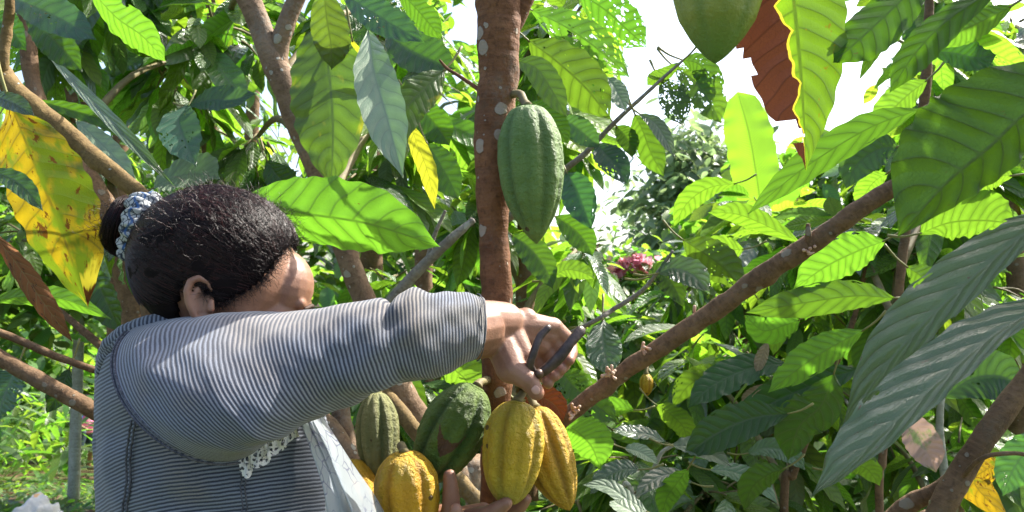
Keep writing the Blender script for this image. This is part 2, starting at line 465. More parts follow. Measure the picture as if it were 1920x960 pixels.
M['leaf_rust'] = leaf_mat('leaf_dead_rust', (0.26, 0.09, 0.03), (0.24, 0.08, 0.03), (0.10, 0.03, 0.010), 0.25, rough=0.6, spec=0.2, var=0.15, spots=0.5, spotcol=(0.07, 0.03, 0.02), huev=0.01)
M['leaf_half'] = leaf_mat('leaf_half_dead', G_TOP, G_UND, (0.21, 0.42, 0.012), 0.44, var=0.05, spots=0.3, spotcol=(0.3, 0.25, 0.02), huev=0.005, dead=(0.19, 0.062, 0.028))
M['leaf_dry'] = leaf_mat('leaf_dry_pale', (0.42, 0.32, 0.22), (0.40, 0.30, 0.22), (0.5, 0.36, 0.22), 0.3, rough=0.7, spec=0.2, var=0.2, spots=0.4, spotcol=(0.2, 0.12, 0.08), huev=0.01)
M['leaf_pinkish'] = leaf_mat('leaf_fading', (0.16, 0.22, 0.10), (0.22, 0.25, 0.15), (0.3, 0.42, 0.12), 0.35, var=0.05, spots=0.2, blotch=((0.34, 0.25, 0.21), (0.5, 0.35, 0.25)), blotch_amt=0.55)
M['banana'] = leaf_mat('banana_leaf', (0.10, 0.26, 0.02), (0.16, 0.32, 0.05), (0.27, 0.62, 0.03), 0.48, nv=60, var=0.1, bumpd=0.002)
M['far_leaf'] = leaf_mat('far_leaf', (0.06, 0.12, 0.03), (0.09, 0.16, 0.05), (0.30, 0.58, 0.04), 0.54, rough=.32, spec=.6, var=0.4, huev=0.03)
M['far_haze'] = leaf_mat('far_haze_leaf', (0.19, 0.27, 0.14), (0.19, 0.27, 0.14), (0.36, 0.52, 0.20), 0.45, var=0.3)  # haze and glare of the distance painted in as paler leaf colours
M['flower'] = leaf_mat('pink_petal', (0.90, 0.42, 0.50), (0.90, 0.42, 0.50), (0.95, 0.40, 0.50), 0.6, var=0.2, huev=0.02)
M['litter'] = leaf_mat('leaf_litter', (0.16, 0.085, 0.045), (0.20, 0.12, 0.07), (0.25, 0.12, 0.05), 0.15, rough=0.7, spec=0.2, var=0.5, spots=0.4, spotcol=(0.05, 0.03, 0.02), huev=0.02)
# bark
M['bark'] = bark_mat('bark_reddish', (0.100, 0.042, 0.018), (0.20, 0.094, 0.044), 0.22, (0.42, 0.38, 0.31))
M['bark_tan'] = bark_mat('bark_tan', (0.135, 0.085, 0.05), (0.23, 0.155, 0.098), 0.26, (0.45, 0.45, 0.39))
M['bark_olive'] = bark_mat('bark_young', (0.105, 0.066, 0.024), (0.19, 0.128, 0.048), 0.12, scale=1.3)
M['bark_brown'] = bark_mat('bark_brown', (0.095, 0.054, 0.027), (0.185, 0.112, 0.060), 0.2, (0.27, 0.24, 0.18), 1.1)
M['bark_grey'] = bark_mat('bark_grey', (0.16, 0.14, 0.12), (0.28, 0.26, 0.22), 0.25)
M['bark_pale'] = bark_mat('bark_pale', (0.26, 0.26, 0.20), (0.40, 0.40, 0.33), 0.3, (0.5, 0.52, 0.45), 0.4)
M['twig'] = simple_mat('twig', (0.13, 0.10, 0.05), (0.20, 0.17, 0.07), 60, 0.7)
M['petiole'] = simple_mat('petiole', (0.16, 0.17, 0.05), (0.22, 0.20, 0.07), 60, 0.6)

# ------------------------------------------------------------------ leaves
PT = np.array([0, .02, .06, .12, .22, .34, .47, .60, .71, .80, .87, .925, .965, 1.0])
PW = np.array([.03, .09, .25, .45, .72, .90, 1.0, .985, .89, .72, .50, .27, .10, .0])
def prof(t):
    return np.interp(t, PT, PW)

def leaf_grid(center, S, N, W, nt, nu, fold=0.12, wave=0.04, quilt=0.0, nv=11, seed=0, wl=None, wr=None, curl=0.0, obl=0.135):
    """grid from midrib samples. center (nt,3), S,N (nt,3); W half width (m)"""
    t = np.linspace(0, 1, nt); u = np.linspace(-1, 1, nu)
    tt, uu = np.meshgrid(t, u, indexing='ij'); au = np.abs(uu)
    w = prof(tt) * W
    if wl is not None: w = np.where(uu < 0, wl(tt) * W, w)
    if wr is not None: w = np.where(uu > 0, wr(tt) * W, w)
    r = np.random.default_rng(seed)
    ph = r.uniform(0, 6.28, 4); fq = r.uniform(3.5, 6.5, 2)
    edge = wave * W * au ** 2 * (np.sin(tt * fq[0] * 6.28 + ph[0] + (uu > 0) * ph[1]) + 0.5 * np.sin(tt * fq[1] * 11 + ph[2]))
    h = fold * w * au - curl * w * au ** 2.2 + edge
    if quilt:
        vc = nv * tt - nv * obl * au ** 1.35
        fr = vc % 1.0; ds = np.minimum(fr, 1 - fr) * 2
        h = h + quilt * W * (np.sqrt(ds) - 0.5) * np.clip(au * 4, 0, 1) * np.clip((1.05 - au) * 6, 0, 1) * prof(tt)
    w2 = w * (1 + 0.03 * np.sin(tt * 57 + ph[3]) * au)
    V = center[:, None, :] + S[:, None, :] * (uu * w2)[..., None] + N[:, None, :] * h[..., None]
    uv = np.stack([(uu + 1) / 2, tt], -1)
    return V.reshape(-1, 3), uv.reshape(-1, 2)

NORM = {  # blade normals (world): which way the side turned to the camera faces
    'glow': (-0.30, -0.80, -0.45),     # the lower side, sun shining through from behind
    'glow2': (-0.10, -0.92, -0.30),
    'mid': (-0.05, -0.97, 0.10),
    'dark': (-0.35, -0.88, 0.30),
    'sheen': (-0.25, -0.72, 0.62),
    'sky': (0.05, -0.62, 0.78),
    'left': (0.55, -0.80, 0.15),
}
def hero_leaf(tree, pts, wpx, d, mode='mid', mat='leaf', side=None, seed=0, fold=0.20, bend=0.10, wave=0.05, name='leaf', quilt=0.0,
              label=None, petiole=0.045, jitter=0.12, dead=None, cut=None, wl=None, wr=None, curl=0.0, nt=72, nu=17, twist=0.0, nvein=11, obl=0.135):
    """pts: pixel midrib base->tip; lies in a real plane through the base at distance d with the mode's normal"""
    r = np.random.default_rng(abs(seed + int(pts[0][0]) * 7 + int(pts[0][1])))
    n = nrm(np.array(NORM[mode] if isinstance(mode, str) else mode) + r.uniform(-jitter, jitter, 3))
    b = P(pts[0][0], pts[0][1], d)
    def hit(x, y):
        ray = FW + (x - 960) / F * RT + (480 - y) / F * UP
        s = ((b - CAM) @ n) / (ray @ n)
        s = min(max(s, d * 0.62), d * 1.55)
        return CAM + ray * s
    mid = catmull([hit(x, y) for x, y in pts], nt)
    T = np.gradient(mid, axis=0); T /= np.linalg.norm(T, axis=1)[:, None]
    if side is None: side = 'under' if mode in ('glow', 'glow2') else 'top'
    # bend the blade out of its plane
    t = np.linspace(0, 1, nt); Ltot = np.linalg.norm(np.diff(mid, axis=0), axis=1).sum()
    N = np.repeat(n[None], nt, 0); N -= (N * T).sum(1)[:, None] * T; N /= np.linalg.norm(N, axis=1)[:, None]
    mid = mid - N * (bend * Ltot * (t - 0.35) ** 2)[:, None]
    T = np.gradient(mid, axis=0); T /= np.linalg.norm(T, axis=1)[:, None]
    N -= (N * T).sum(1)[:, None] * T; N /= np.linalg.norm(N, axis=1)[:, None]
    S = np.cross(T, N)
    if twist:
        a = (t * twist)[:, None]; N, S = N * np.cos(a) + S * np.sin(a), S * np.cos(a) - N * np.sin(a)
    # metres per pixel across the blade at its middle
    c = mid[nt // 2]; x0, y0, _ = proj(c); x1, y1, _ = proj(c + S[nt // 2] * 0.01); x2, y2, _ = proj(c + T[nt // 2] * 0.01)
    tv = nrm([x2 - x0, y2 - y0]); acr = abs((x1 - x0) * tv[1] - (y1 - y0) * tv[0])
    W = wpx * 0.5 * 0.01 / max(acr, 2.0)
    f = fold * r.uniform(.5, 1.5); q = quilt
    if side == 'under':
        # blade normal points away from the camera: flip frame
        N = -N; S = -S
    V, uv = leaf_grid(mid, S, N, W, nt, nu, f, wave, q, nvein, seed + 3, wl, wr, curl, obl)
    Fc = grid_faces(nt, nu)
    # orient faces so that the front is the +N side
    v0 = V[Fc[len(Fc) // 2 + nu // 3]]
    fn = np.cross(v0[1] - v0[0], v0[3] - v0[0])
    if fn @ N[nt // 2] < 0: Fc = Fc[:, ::-1]
    extra = None
    tt, uu = uv[:, 1], uv[:, 0] * 2 - 1
    extra = {'dead': dead(tt, uu) if dead is not None else np.zeros(len(V))}
    if cut is not None:
        fc_t = tt[Fc].mean(1); fc_u = uu[Fc].mean(1)
        Fc = Fc[~cut(fc_t, fc_u)]
    o = obj(name, V, Fc, M[mat], tree, uv=uv, rnd=np.full(len(V), r.uniform()), extra=extra)
    if label: o['label'] = label
    if petiole:
        p0 = mid[0]; back = -T[0]
        V2, F2, u2 = tube([p0 + T[0] * 0.004, p0 + back * petiole * 0.5 + np.array([0, 0, .004]), p0 + back * petiole + np.array([0, 0, 0.014])], [0.0016, 0.0019, 0.0026], 6, 7)
        st = obj('leaf_stalk', V2, F2, M['petiole'], o, uv=u2)
    return o

def batch_leaves(base, T, N, L, W, nt=9, nu=5, droop=0.25, fold=0.30, rng=RNG, rnd=None):
    """many leaves at once -> V, F, uv, rnd"""
    B = len(base)
    t = np.linspace(0, 1, nt); u = np.linspace(-1, 1, nu)
    tt, uu = np.meshgrid(t, u, indexing='ij'); tt = tt.ravel(); uu = uu.ravel(); au = np.abs(uu)
    N = N - (N * T).sum(1)[:, None] * T; N /= np.linalg.norm(N, axis=1)[:, None] + 1e-9
    S = np.cross(T, N)
    dr = (droop * rng.uniform(0.2, 1.6, B)); fo = fold * rng.uniform(-0.4, 1.6, B)
    ph = rng.uniform(0, 6.28, B); wa = rng.uniform(0.0, 0.09, B)
    w = prof(tt)[None] * (W[:, None] / 2)
    ctr = tt[None] * L[:, None]
    h = -(dr * L)[:, None] * tt[None] ** 2 + fo[:, None] * w * au[None] + (wa * W)[:, None] * (au[None] ** 2) * np.sin(tt[None] * 19 + ph[:, None] + uu[None])
    V = base[:, None] + T[:, None] * ctr[..., None] + S[:, None] * (w * uu[None])[..., None] + N[:, None] * h[..., None]
    g = grid_faces(nt, nu)[:, ::-1]
    Fc = (g[None] + (np.arange(B) * nt * nu)[:, None, None]).reshape(-1, 4)
    uv = np.tile(np.stack([(uu + 1) / 2, tt], -1), (B, 1))
    if rnd is None: rnd = rng.uniform(0, 1, B)
    return V.reshape(-1, 3), Fc, uv, np.repeat(rnd, nt * nu)

# ------------------------------------------------------------------ where the photo shows open sky between the crowns
SKY = [
    [(1192, 0), (1262, 0), (1300, 85), (1345, 118), (1395, 150), (1385, 215), (1345, 235), (1300, 255), (1275, 330), (1238, 405), (1228, 445), (1165, 468), (1092, 440), (1105, 412), (1172, 372), (1180, 300), (1178, 215), (1165, 180), (1212, 85)],
    [(1450, 215), (1500, 130), (1508, 235), (1465, 240)],
    [(1600, 80), (1700, 25), (1690, 65), (1605, 205), (1568, 225), (1580, 140)],
    [(846, 0), (898, 0), (898, 70), (862, 62)],
    [(820, 182), (868, 178), (870, 206), (826, 212)],
    [(1715, 150), (1738, 160), (1735, 205), (1700, 190)],
]
FLW = [[(1128, 462), (1240, 462), (1240, 530), (1150, 535)]]
def inpoly(x, y, poly):
    x = np.asarray(x); y = np.asarray(y); c = np.zeros(x.shape, bool); j = len(poly) - 1
    for i in range(len(poly)):
        xi, yi = poly[i]; xj, yj = poly[j]
        cond = ((yi > y) != (yj > y)) & (x < (xj - xi) * (y - yi) / (yj - yi + 1e-9) + xi)
        c ^= cond; j = i
    return c
def in_gap(Pts, polys=None):
    q = Pts - CAM; d = q @ FW
    x = 960 + F * (q @ RT) / d; y = 480 - F * (q @ UP) / d
    m = np.zeros(len(Pts), bool)
    for p in (polys or SKY): m |= inpoly(x, y, p)
    return m

def grow(tree, blobs, rng, leaf_L=0.28, mats=('leaf',), weights=None, n_parts=40, twig_mat='twig', trunk_pts=None, twig_r=0.0035, nt=9, nu=5, droop=0.25, lpt=9, min_d=1.45, gap=True, updown=0.0):
    """a crown: limbs to blobs, twigs in each blob, leaves along each twig. blobs: (x,y,d, rx_px, ry_px, rd, n_twigs)"""
    tw = MB(); bases = []; Ts = []; Ns = []
    tp = None if trunk_pts is None else np.asarray(trunk_pts)
    for (bx, by, bd, rx, ry, rd, nt_) in blobs:
        c = P(bx, by, bd)
        if tp is not None:
            k = np.argmin(np.linalg.norm(tp - (c - np.array([0, 0, 0.25])), axis=1)); s = tp[k]
            mid = (s + c) / 2 + np.array([0, 0, 0.05])
            tw.add(*tube([s, mid, c], [twig_r * 3.2, twig_r * 2.4, twig_r * 1.6], 7, 10))
        for _ in range(nt_):
            while True:
                a = rng.uniform(-1, 1, 3)
                if a @ a < 1: break
            e = P(bx + a[0] * rx, by + a[1] * ry, bd + a[2] * rd)
            s = c + (e - c) * rng.uniform(0.1, 0.4) + rng.normal(0, 0.02, 3)
            dirv = e - s
            Lt = np.linalg.norm(dirv)
            m = (s + e) / 2 + np.array([0, 0, 0.06 * Lt])
            if e[2] < 0.05 or (e - CAM) @ FW < min_d: continue
            gp = in_gap(np.array([s, m, e])) if gap else np.zeros(3, bool)
            if not gp.any(): tw.add(*tube([s, m, e], [twig_r * 1.2, twig_r, twig_r * 0.6], 5, 6))
            path = catmull([s, m, e], 12)
            k = lpt + rng.integers(-2, 3)
            for i in range(k):
                q = path[int(min(11, 3 + 8.9 * i / max(k - 1, 1)))]
                dz = nrm(dirv)
                az = rng.uniform(0, 6.28)
                o = np.array([math.cos(az), math.sin(az), 0])
                T_ = nrm(o * 0.8 + dz * 0.6 + np.array([0, 0, -rng.uniform(0.1, 1.15) + updown]))
                N_ = nrm(np.array([0, 0, 1.0]) + o * 0.35 + rng.normal(0, 0.35, 3))
                bases.append(q + T_ * 0.02); Ts.append(T_); Ns.append(N_)
    bases = np.array(bases); Ts = np.array(Ts); Ns = np.array(Ns)
    L = leaf_L * rng.uniform(0.55, 1.2, len(bases)); Wd = L * rng.uniform(0.25, 0.38, len(bases))
    keep = ((bases - CAM) @ FW > min_d) & ((bases + Ts * L[:, None] - CAM) @ FW > min_d * 0.92)
    if gap:
        Sd = np.cross(Ts, Ns); Sd /= np.linalg.norm(Sd, axis=1)[:, None] + 1e-9
        for f, e in ((0.0, 0), (0.3, .8), (0.3, -.8), (0.55, 1), (0.55, -1), (.8, .7), (.8, -.7), (1.0, 0)):
            keep &= ~in_gap(bases + Ts * (L * f)[:, None] + Sd * (Wd * .5 * e)[:, None] - np.array([0, 0, 1.0]) * (L * 0.2 * f * f)[:, None], SKY + FLW)
    bases, Ts, Ns, L, Wd = bases[keep], Ts[keep], Ns[keep], L[keep], Wd[keep]
    if tw.n:
        if tp is not None: tw.add(*tube(tp[4::5], [.004] * 8, 5, 12))
        tw.build('branch', M[twig_mat], tree)
    if not len(bases): return
    # the ones that show largest become parts of their own
    q = bases + Ts * (L / 2)[:, None] - CAM; dd = q @ FW
    px = 960 + F * (q @ RT) / dd; py = 480 - F * (q @ UP) / dd
    vis = (px > -60) & (px < 1980) & (py > -60) & (py < 1020)
    score = np.where(vis, (L / dd), 0) ; order = np.argsort(-score)
    mi = rng.choice(len(mats), len(bases), p=weights)
    part = order[:n_parts]; part = part[score[part] > 0]
    isp = np.zeros(len(bases), bool); isp[part] = True
    for i in part:
        V, Fc, uv, rn = batch_leaves(bases[i:i + 1], Ts[i:i + 1], Ns[i:i + 1], L[i:i + 1], Wd[i:i + 1], 22, 9, droop, rng=rng)
        obj('leaf', V, Fc, M[mats[mi[i]]], tree, uv=uv, rnd=rn)
    rest = np.nonzero(~isp)[0]
    if len(rest):
        V, Fc, uv, rn = batch_leaves(bases[rest], Ts[rest], Ns[rest], L[rest], Wd[rest], nt, nu, droop, rng=rng)
        o = obj('crown', V, Fc, [M[m] for m in mats], tree, uv=uv, rnd=rn)
        per = (nt - 1) * (nu - 1)
        o.data.polygons.foreach_set('material_index', np.repeat(mi[rest], per).astype(np.int32))
        if n_parts: o['kind'] = 'stuff'
# ================================================================== SETTING: ground
gx = np.concatenate([np.linspace(-70, -8, 40), np.linspace(-7.8, 7.8, 90), np.linspace(8, 70, 40)])
gy = np.concatenate([np.linspace(-6, 14, 110), np.linspace(14.5, 90, 60)])
GX, GY = np.meshgrid(gx, gy, indexing='ij')
GZ = ground_z(GX, GY) + 0.02 * np.sin(GX * 5.1) * np.cos(GY * 4.3)
gV = np.stack([GX, GY, GZ], -1).reshape(-1, 3)
def ground_mat():
    t = NT('grove_soil'); co = t.obco()
    n = t.noise(co, 1.2, 4); n2 = t.noise(co, 22, 5, 0.65); n3 = t.noise(co, 90, 3)
    v = t.vor(co, 14, 'F1', 'Color'); sc_ = t.n('ShaderNodeSeparateColor'); t.set(sc_, 0, v)
    c = t.mix(n2, (0.05, 0.03, 0.02), (0.15, 0.09, 0.055))
    c = t.mix(t.math('MULTIPLY', sc_.outputs[0], 0.5), c, (0.20, 0.12, 0.07))
    c = t.mix(t.ss(n, 0.40, 0.56), c, t.mix(n2, (0.05, 0.10, 0.02), (0.09, 0.16, 0.03)))
    return t.done(t.bsdf(c, 0.9, 0.2, t.bump(t.math('ADD', n2, n3), 0.8, 0.03)))
g = obj('ground', gV, grid_faces(len(gx), len(gy)), ground_mat(), origin=(0, 0, 0), uv=gV[:, :2])
tag(g, kind='structure')

def gpt(x, d, up=0.0):
    """ground point under photo column x at distance d"""
    p = P(x, 480, d); return np.array([p[0], p[1], float(ground_z(p[0], p[1])) + up])

# ================================================================== HERO TREES
def stem(base, pts, mat, tree, name='trunk', bump=0.12, seed=1, sides=18, knots=(), n=None, rbase=None):
    """trunk from the ground (base, world) through photo points (x,y,d,w)"""
    p, r = ppath(pts)
    if base is not None: p = [base] + p; r = [rbase or r[0] * 1.25] + r
    V, Fc, uv = tube(p, r, sides, n or len(p) * 14, bump, seed, True, knots)
    return obj(name, V, Fc, M[mat], tree, uv=uv), catmull(p, 40)

# ---- A: the trunk the woman works at
A0 = gpt(945, 1.12)
tA = thing('cacao_tree', A0, 'cacao tree with reddish brown trunk and white lichen spots that the woman is harvesting', 'tree')
stem(A0 + [0, 0, -.05], [(940, 1500, 1.10, 70), (930, 960, 1.07, 56), (930, 770, 1.06, 52), (929, 640, 1.06, 52), (931, 560, 1.05, 56), (926, 430, 1.05, 58), (924, 300, 1.05, 69), (931, 180, 1.05, 75), (936, 60, 1.05, 80), (934, 0, 1.05, 84), (928, -70, 1.05, 70), (905, -260, 1.07, 55)], 'bark', tA,
     seed=3, n=190, sides=28, bump=0.15, knots=[(0.665, 2.1, .005, .02), (0.70, -1.7, .004, .015), (0.56, 1.0, .006, .02), (0.80, 1.9, .007, .016), (0.61, 4.0, .004, .02)])
def br(tree, pts, mat, name='branch', sides=14, bump=0.12, seed=1, n=None, knots=(), label=None):
    p, r = ppath(pts); V, Fc, uv = tube(p, r, sides, n or len(p) * 12, bump, seed, True, knots)
    o = obj(name, V, Fc, M[mat], tree, uv=uv)
    if label: o['label'] = label
    return o
br(tA, [(948, 70, 1.06, 40), (975, 15, 1.06, 38), (1010, -60, 1.06, 34), (1060, -200, 1.08, 28)], 'bark', seed=8)
RL = br(tA, [(945, 900, 1.10, 33), (1000, 838, 1.10, 32), (1060, 782, 1.09, 32), (1180, 690, 1.07, 33), (1340, 582, 1.03, 36), (1440, 508, 1.0, 39), (1520, 458, .98, 39), (1600, 400, .96, 35), (1660, 362, .95, 33), (1694, 340, .94, 31)], 'bark_brown', seed=12, n=150, sides=22, bump=.17,
   knots=[(.30, 1.6, .004, .012), (.52, 2.2, .005, .012), (.70, 2.0, .006, .012), (.45, 0.6, .004, .01)], label='long brown side limb slanting up with old fruit scars')
br(tA, [(1676, 352, .945, 20), (1686, 320, .94, 13), (1692, 290, .94, 10), (1690, 262, .94, 9)], 'bark_brown', 'twig_stub', 10, seed=4)
br(tA, [(1519, 462, .975, 22), (1516, 440, .97, 12), (1515, 420, .97, 8)], 'bark_brown', 'twig_stub', 8, seed=4, n=10)
br(tA, [(930, 200, 1.05, 12), (893, 165, 1.06, 8), (860, 142, 1.07, 7), (838, 128, 1.08, 6), (824, 112, 1.08, 4)], 'bark', 'twig', 8, seed=5)
# dried flower cushions on the limb
for k, (x, y, s) in enumerate([(1145, 700, 1.0), (1165, 668, .0), (1072, 770, .9), (1302, 600, .5), (1205, 655, .4), (1520, 470, .8)]):
    if not s: continue
    mb = MB(); rr = np.random.default_rng(k)
    for j in range(int(9 * s) + 2):
        a = P(x + rr.normal(0, 7 * s), y + rr.normal(0, 4 * s), 1.055 - .02 * (k == 5) - .06 * (k == 5)); b_ = a + rr.normal(0, .004, 3) + np.array([0, -.004, .002])
        mb.add(*capsule(a, b_, .0014, .0024, 6, 2))
    mb.build('flower_cushion', simple_mat('dried_flower_%d' % k, (0.40, 0.22, 0.14), (0.55, 0.40, 0.30), 90), tA)

# ---- B: pale forked trunk behind
B0 = gpt(985, 1.62)
tB = thing('cacao_tree', B0, 'cacao tree with pale tan forked trunk leaning behind the striped sleeve', 'tree')
_, pB = stem(B0 + [0, 0, -.05], [(900, 960, 1.58, 50), (868, 905, 1.56, 50), (770, 770, 1.52, 58), (725, 680, 1.5, 52), (688, 575, 1.5, 44), (655, 490, 1.5, 42), (606, 345, 1.5, 44), (572, 262, 1.5, 47), (535, 165, 1.5, 50), (500, 80, 1.5, 45), (458, -20, 1.5, 43), (400, -160, 1.5, 38)], 'bark_tan', tB, seed=21, n=150, sides=20, knots=[(.62, 1.2, .006, .014), (.645, 2.0, .006, .012), (.77, 1.4, .006, .02), (.27, .8, .006, .02)])
br(tB, [(530, 160, 1.5, 40), (522, 105, 1.5, 36), (533, 55, 1.49, 34), (562, -15, 1.48, 33), (610, -120, 1.48, 28)], 'bark_tan', seed=22)
br(tB, [(700, 715, 1.5, 26), (745, 765, 1.46, 28), (785, 815, 1.44, 28), (850, 890, 1.42, 30), (910, 955, 1.42, 32)], 'bark_olive', seed=24)
br(tB, [(560, 750, 1.62, 32), (615, 800, 1.6, 38), (662, 868, 1.58, 40), (720, 960, 1.58, 44), (800, 1120, 1.6, 48)], 'bark_tan', seed=25)
br(tB, [(640, 740, 1.66, 34), (642, 790, 1.64, 34), (660, 850, 1.62, 36), (700, 930, 1.6, 40)], 'bark_tan', seed=26)
br(tB, [(690, 620, 1.5, 22), (750, 545, 1.46, 22), (800, 492, 1.44, 20), (850, 445, 1.42, 18), (888, 412, 1.42, 12)], 'bark_grey', seed=27)
br(tB, [(800, 492, 1.44, 10), (815, 440, 1.43, 8), (835, 395, 1.42, 6)], 'bark_grey', 'twig', 8, seed=28)

# ---- C: tree at the photo's west edge with slanting young limbs
C0 = gpt(-330, 1.3)
tC = thing('cacao_tree', C0, 'cacao tree whose smooth olive tan limbs slant down past the hair bun', 'tree')
_, pC = stem(C0 + [0, 0, -.05], [(-300, 900, 1.3, 70), (-270, 500, 1.28, 62), (-190, 240, 1.25, 55), (-90, 60, 1.22, 48), (-60, -200, 1.2, 40)], 'bark_brown', tC, seed=31)
br(tC, [(-110, 90, 1.22, 44), (-20, 118, 1.21, 40), (30, 172, 1.2, 40), (130, 255, 1.2, 36), (225, 335, 1.2, 33), (310, 398, 1.2, 25), (380, 470, 1.22, 22)], 'bark_olive', seed=32, n=90, knots=[(.35, 1.5, .004, .012), (.6, 1.2, .003, .012)])
br(tC, [(2, 150, 1.2, 26), (6, 105, 1.19, 20), (14, 50, 1.19, 18), (18, -10, 1.18, 17), (8, -120, 1.18, 15)], 'bark_olive', seed=33)
br(tC, [(-260, 560, 1.3, 34), (-120, 610, 1.3, 32), (0, 672, 1.3, 30), (90, 722, 1.3, 30), (150, 756, 1.3, 31), (200, 785, 1.32, 28), (330, 850, 1.36, 22)], 'bark_brown', seed=34, n=90)
br(tC, [(-200, 560, 1.34, 18), (0, 624, 1.36, 15), (95, 664, 1.37, 14), (185, 696, 1.38, 13), (260, 720, 1.4, 10)], 'bark_brown', seed=35)
# ---- D: dark trunk behind C
D0 = gpt(300, 1.75)
tD = thing('cacao_tree', D0, 'dark lichened cacao trunk leaning just behind the olive limb beside the bun', 'tree')
_, pD = stem(D0 + [0, 0, -.05], [(310, 900, 1.75, 60), (290, 560, 1.72, 55), (195, 395, 1.7, 52), (130, 290, 1.7, 50), (82, 215, 1.7, 38), (62, 160, 1.7, 28), (52, 80, 1.7, 26), (40, -60, 1.7, 24)], 'bark_brown', tD, seed=41)
br(tD, [(290, 735, 1.74, 18), (185, 645, 1.74, 15), (120, 590, 1.76, 12), (60, 540, 1.78, 9)], 'bark_brown', seed=42)

# ---- E: tree at the photo's east edge, close to the lens
E0 = gpt(1700, 1.05)
tE = thing('cacao_tree', E0, 'close cacao tree with large drooping leaves and thick brown limbs beside the bright saplings', 'tree')
_, pE = stem(E0 + [0, 0, -.05], [(1690, 1500, 1.0, 72), (1725, 1050, .92, 54), (1760, 965, .9, 46), (1800, 890, .9, 43), (1860, 800, .9, 43), (1945, 690, .9, 42), (2080, 500, .85, 44), (2140, 250, .8, 40), (2120, 60, .78, 36), (2060, -120, .76, 30)], 'bark_brown', tE, seed=51, n=120)
br(tE, [(1660, 985, .97, 34), (1705, 945, .96, 34), (1760, 918, .94, 32), (1815, 870, .92, 28)], 'bark_brown', seed=52)
br(tE, [(2110, 30, .78, 30), (1960, -60, .74, 26), (1800, -90, .72, 22), (1600, -95, .7, 18), (1420, -130, .7, 16), (1300, -170, .7, 13)], 'bark_brown', seed=53)
br(tE, [(1795, 905, .9, 10), (1840, 860, .86, 9), (1900, 850, .85, 8), (1960, 860, .84, 8)], 'bark_brown', 'twig', 8, seed=54)
br(tE, [(1760, 985, .95, 8), (1790, 910, .93, 8), (1800, 860, .93, 5)], 'bark_brown', 'twig', 8, seed=55)

# ---- G: slim sapling stems between
G0 = gpt(1655, 1.72)
tG = thing('cacao_sapling', G0, 'slim brown sapling stem rising behind the drooping grey green leaves', 'tree', 'saplings among the bright foliage')
_, pG = stem(G0 + [0, 0, -.03], [(1650, 980, 1.7, 15), (1655, 860, 1.7, 15), (1662, 720, 1.7, 15), (1678, 620, 1.7, 16), (1692, 480, 1.7, 17), (1708, 385, 1.7, 17), (1725, 290, 1.68, 20), (1733, 190, 1.66, 20), (1738, 120, 1.66, 18), (1745, -60, 1.66, 15)], 'bark_brown', tG, seed=61, sides=12)
H0 = gpt(1780, 1.9)
tH = thing('cacao_sapling', H0, 'pale whitish sapling stem behind the dark limb near the orange leaf', 'tree', 'saplings among the bright foliage')
_, pH = stem(H0 + [0, 0, -.03], [(1778, 980, 1.9, 17), (1772, 900, 1.9, 16), (1762, 800, 1.9, 14), (1768, 735, 1.9, 11), (1790, 640, 1.9, 9)], 'bark_pale', tH, seed=62, sides=10)
I0 = gpt(1465, 1.9)
tI = thing('cacao_sapling', I0, 'thin brown sapling stem leaning under the shaded leaves at the bottom', 'tree', 'saplings among the bright foliage')
_, pI = stem(I0 + [0, 0, -.03], [(1470, 970, 1.9, 16), (1488, 890, 1.9, 14), (1510, 830, 1.88, 13), (1560, 700, 1.85, 12), (1600, 600, 1.85, 10), (1625, 500, 1.85, 9)], 'bark_brown', tI, seed=63, sides=10)
J0 = gpt(1130, 1.75)
tJ = thing('cacao_sapling', J0, 'crooked pale sapling twig slanting through the low leaves under the limb', 'tree', 'saplings among the bright foliage')
_, pJ = stem(J0 + [0, 0, -.03], [(1160, 985, 1.72, 9), (1195, 930, 1.7, 9), (1225, 880, 1.7, 9), (1240, 850, 1.7, 8), (1262, 835, 1.7, 7)], 'bark_pale', tJ, seed=64, sides=8)

# ---- K: tree whose thin twig carries the holed leaves above the gap
K0 = gpt(940, 2.0)
tK = thing('cacao_tree', K0, 'cacao tree with insect holed leaves on a thin twig against the white sky', 'tree')
_, pK = stem(K0 + [0, 0, -.05], [(935, 960, 1.95, 36), (929, 700, 1.9, 34), (927, 480, 1.75, 28), (929, 250, 1.7, 28), (936, 0, 1.7, 28), (940, -200, 1.7, 22)], 'bark_brown', tK, seed=71)
br(tK, [(930, 430, 1.72, 16), (1055, 322, 1.5, 12), (1100, 285, 1.48, 11), (1150, 232, 1.46, 9), (1215, 172, 1.44, 7), (1250, 140, 1.43, 6), (1280, 114, 1.42, 5)], 'bark_grey', 'twig', 8, seed=72)
br(tK, [(930, 690, 1.9, 12), (1095, 612, 1.45, 9), (1150, 580, 1.42, 9), (1200, 548, 1.40, 9), (1230, 515, 1.38, 7), (1262, 470, 1.36, 5)], 'bark_grey', 'twig', 8, seed=73)

# ================================================================== HERO LEAVES (pixel midribs lie in real tilted planes)
H = hero_leaf
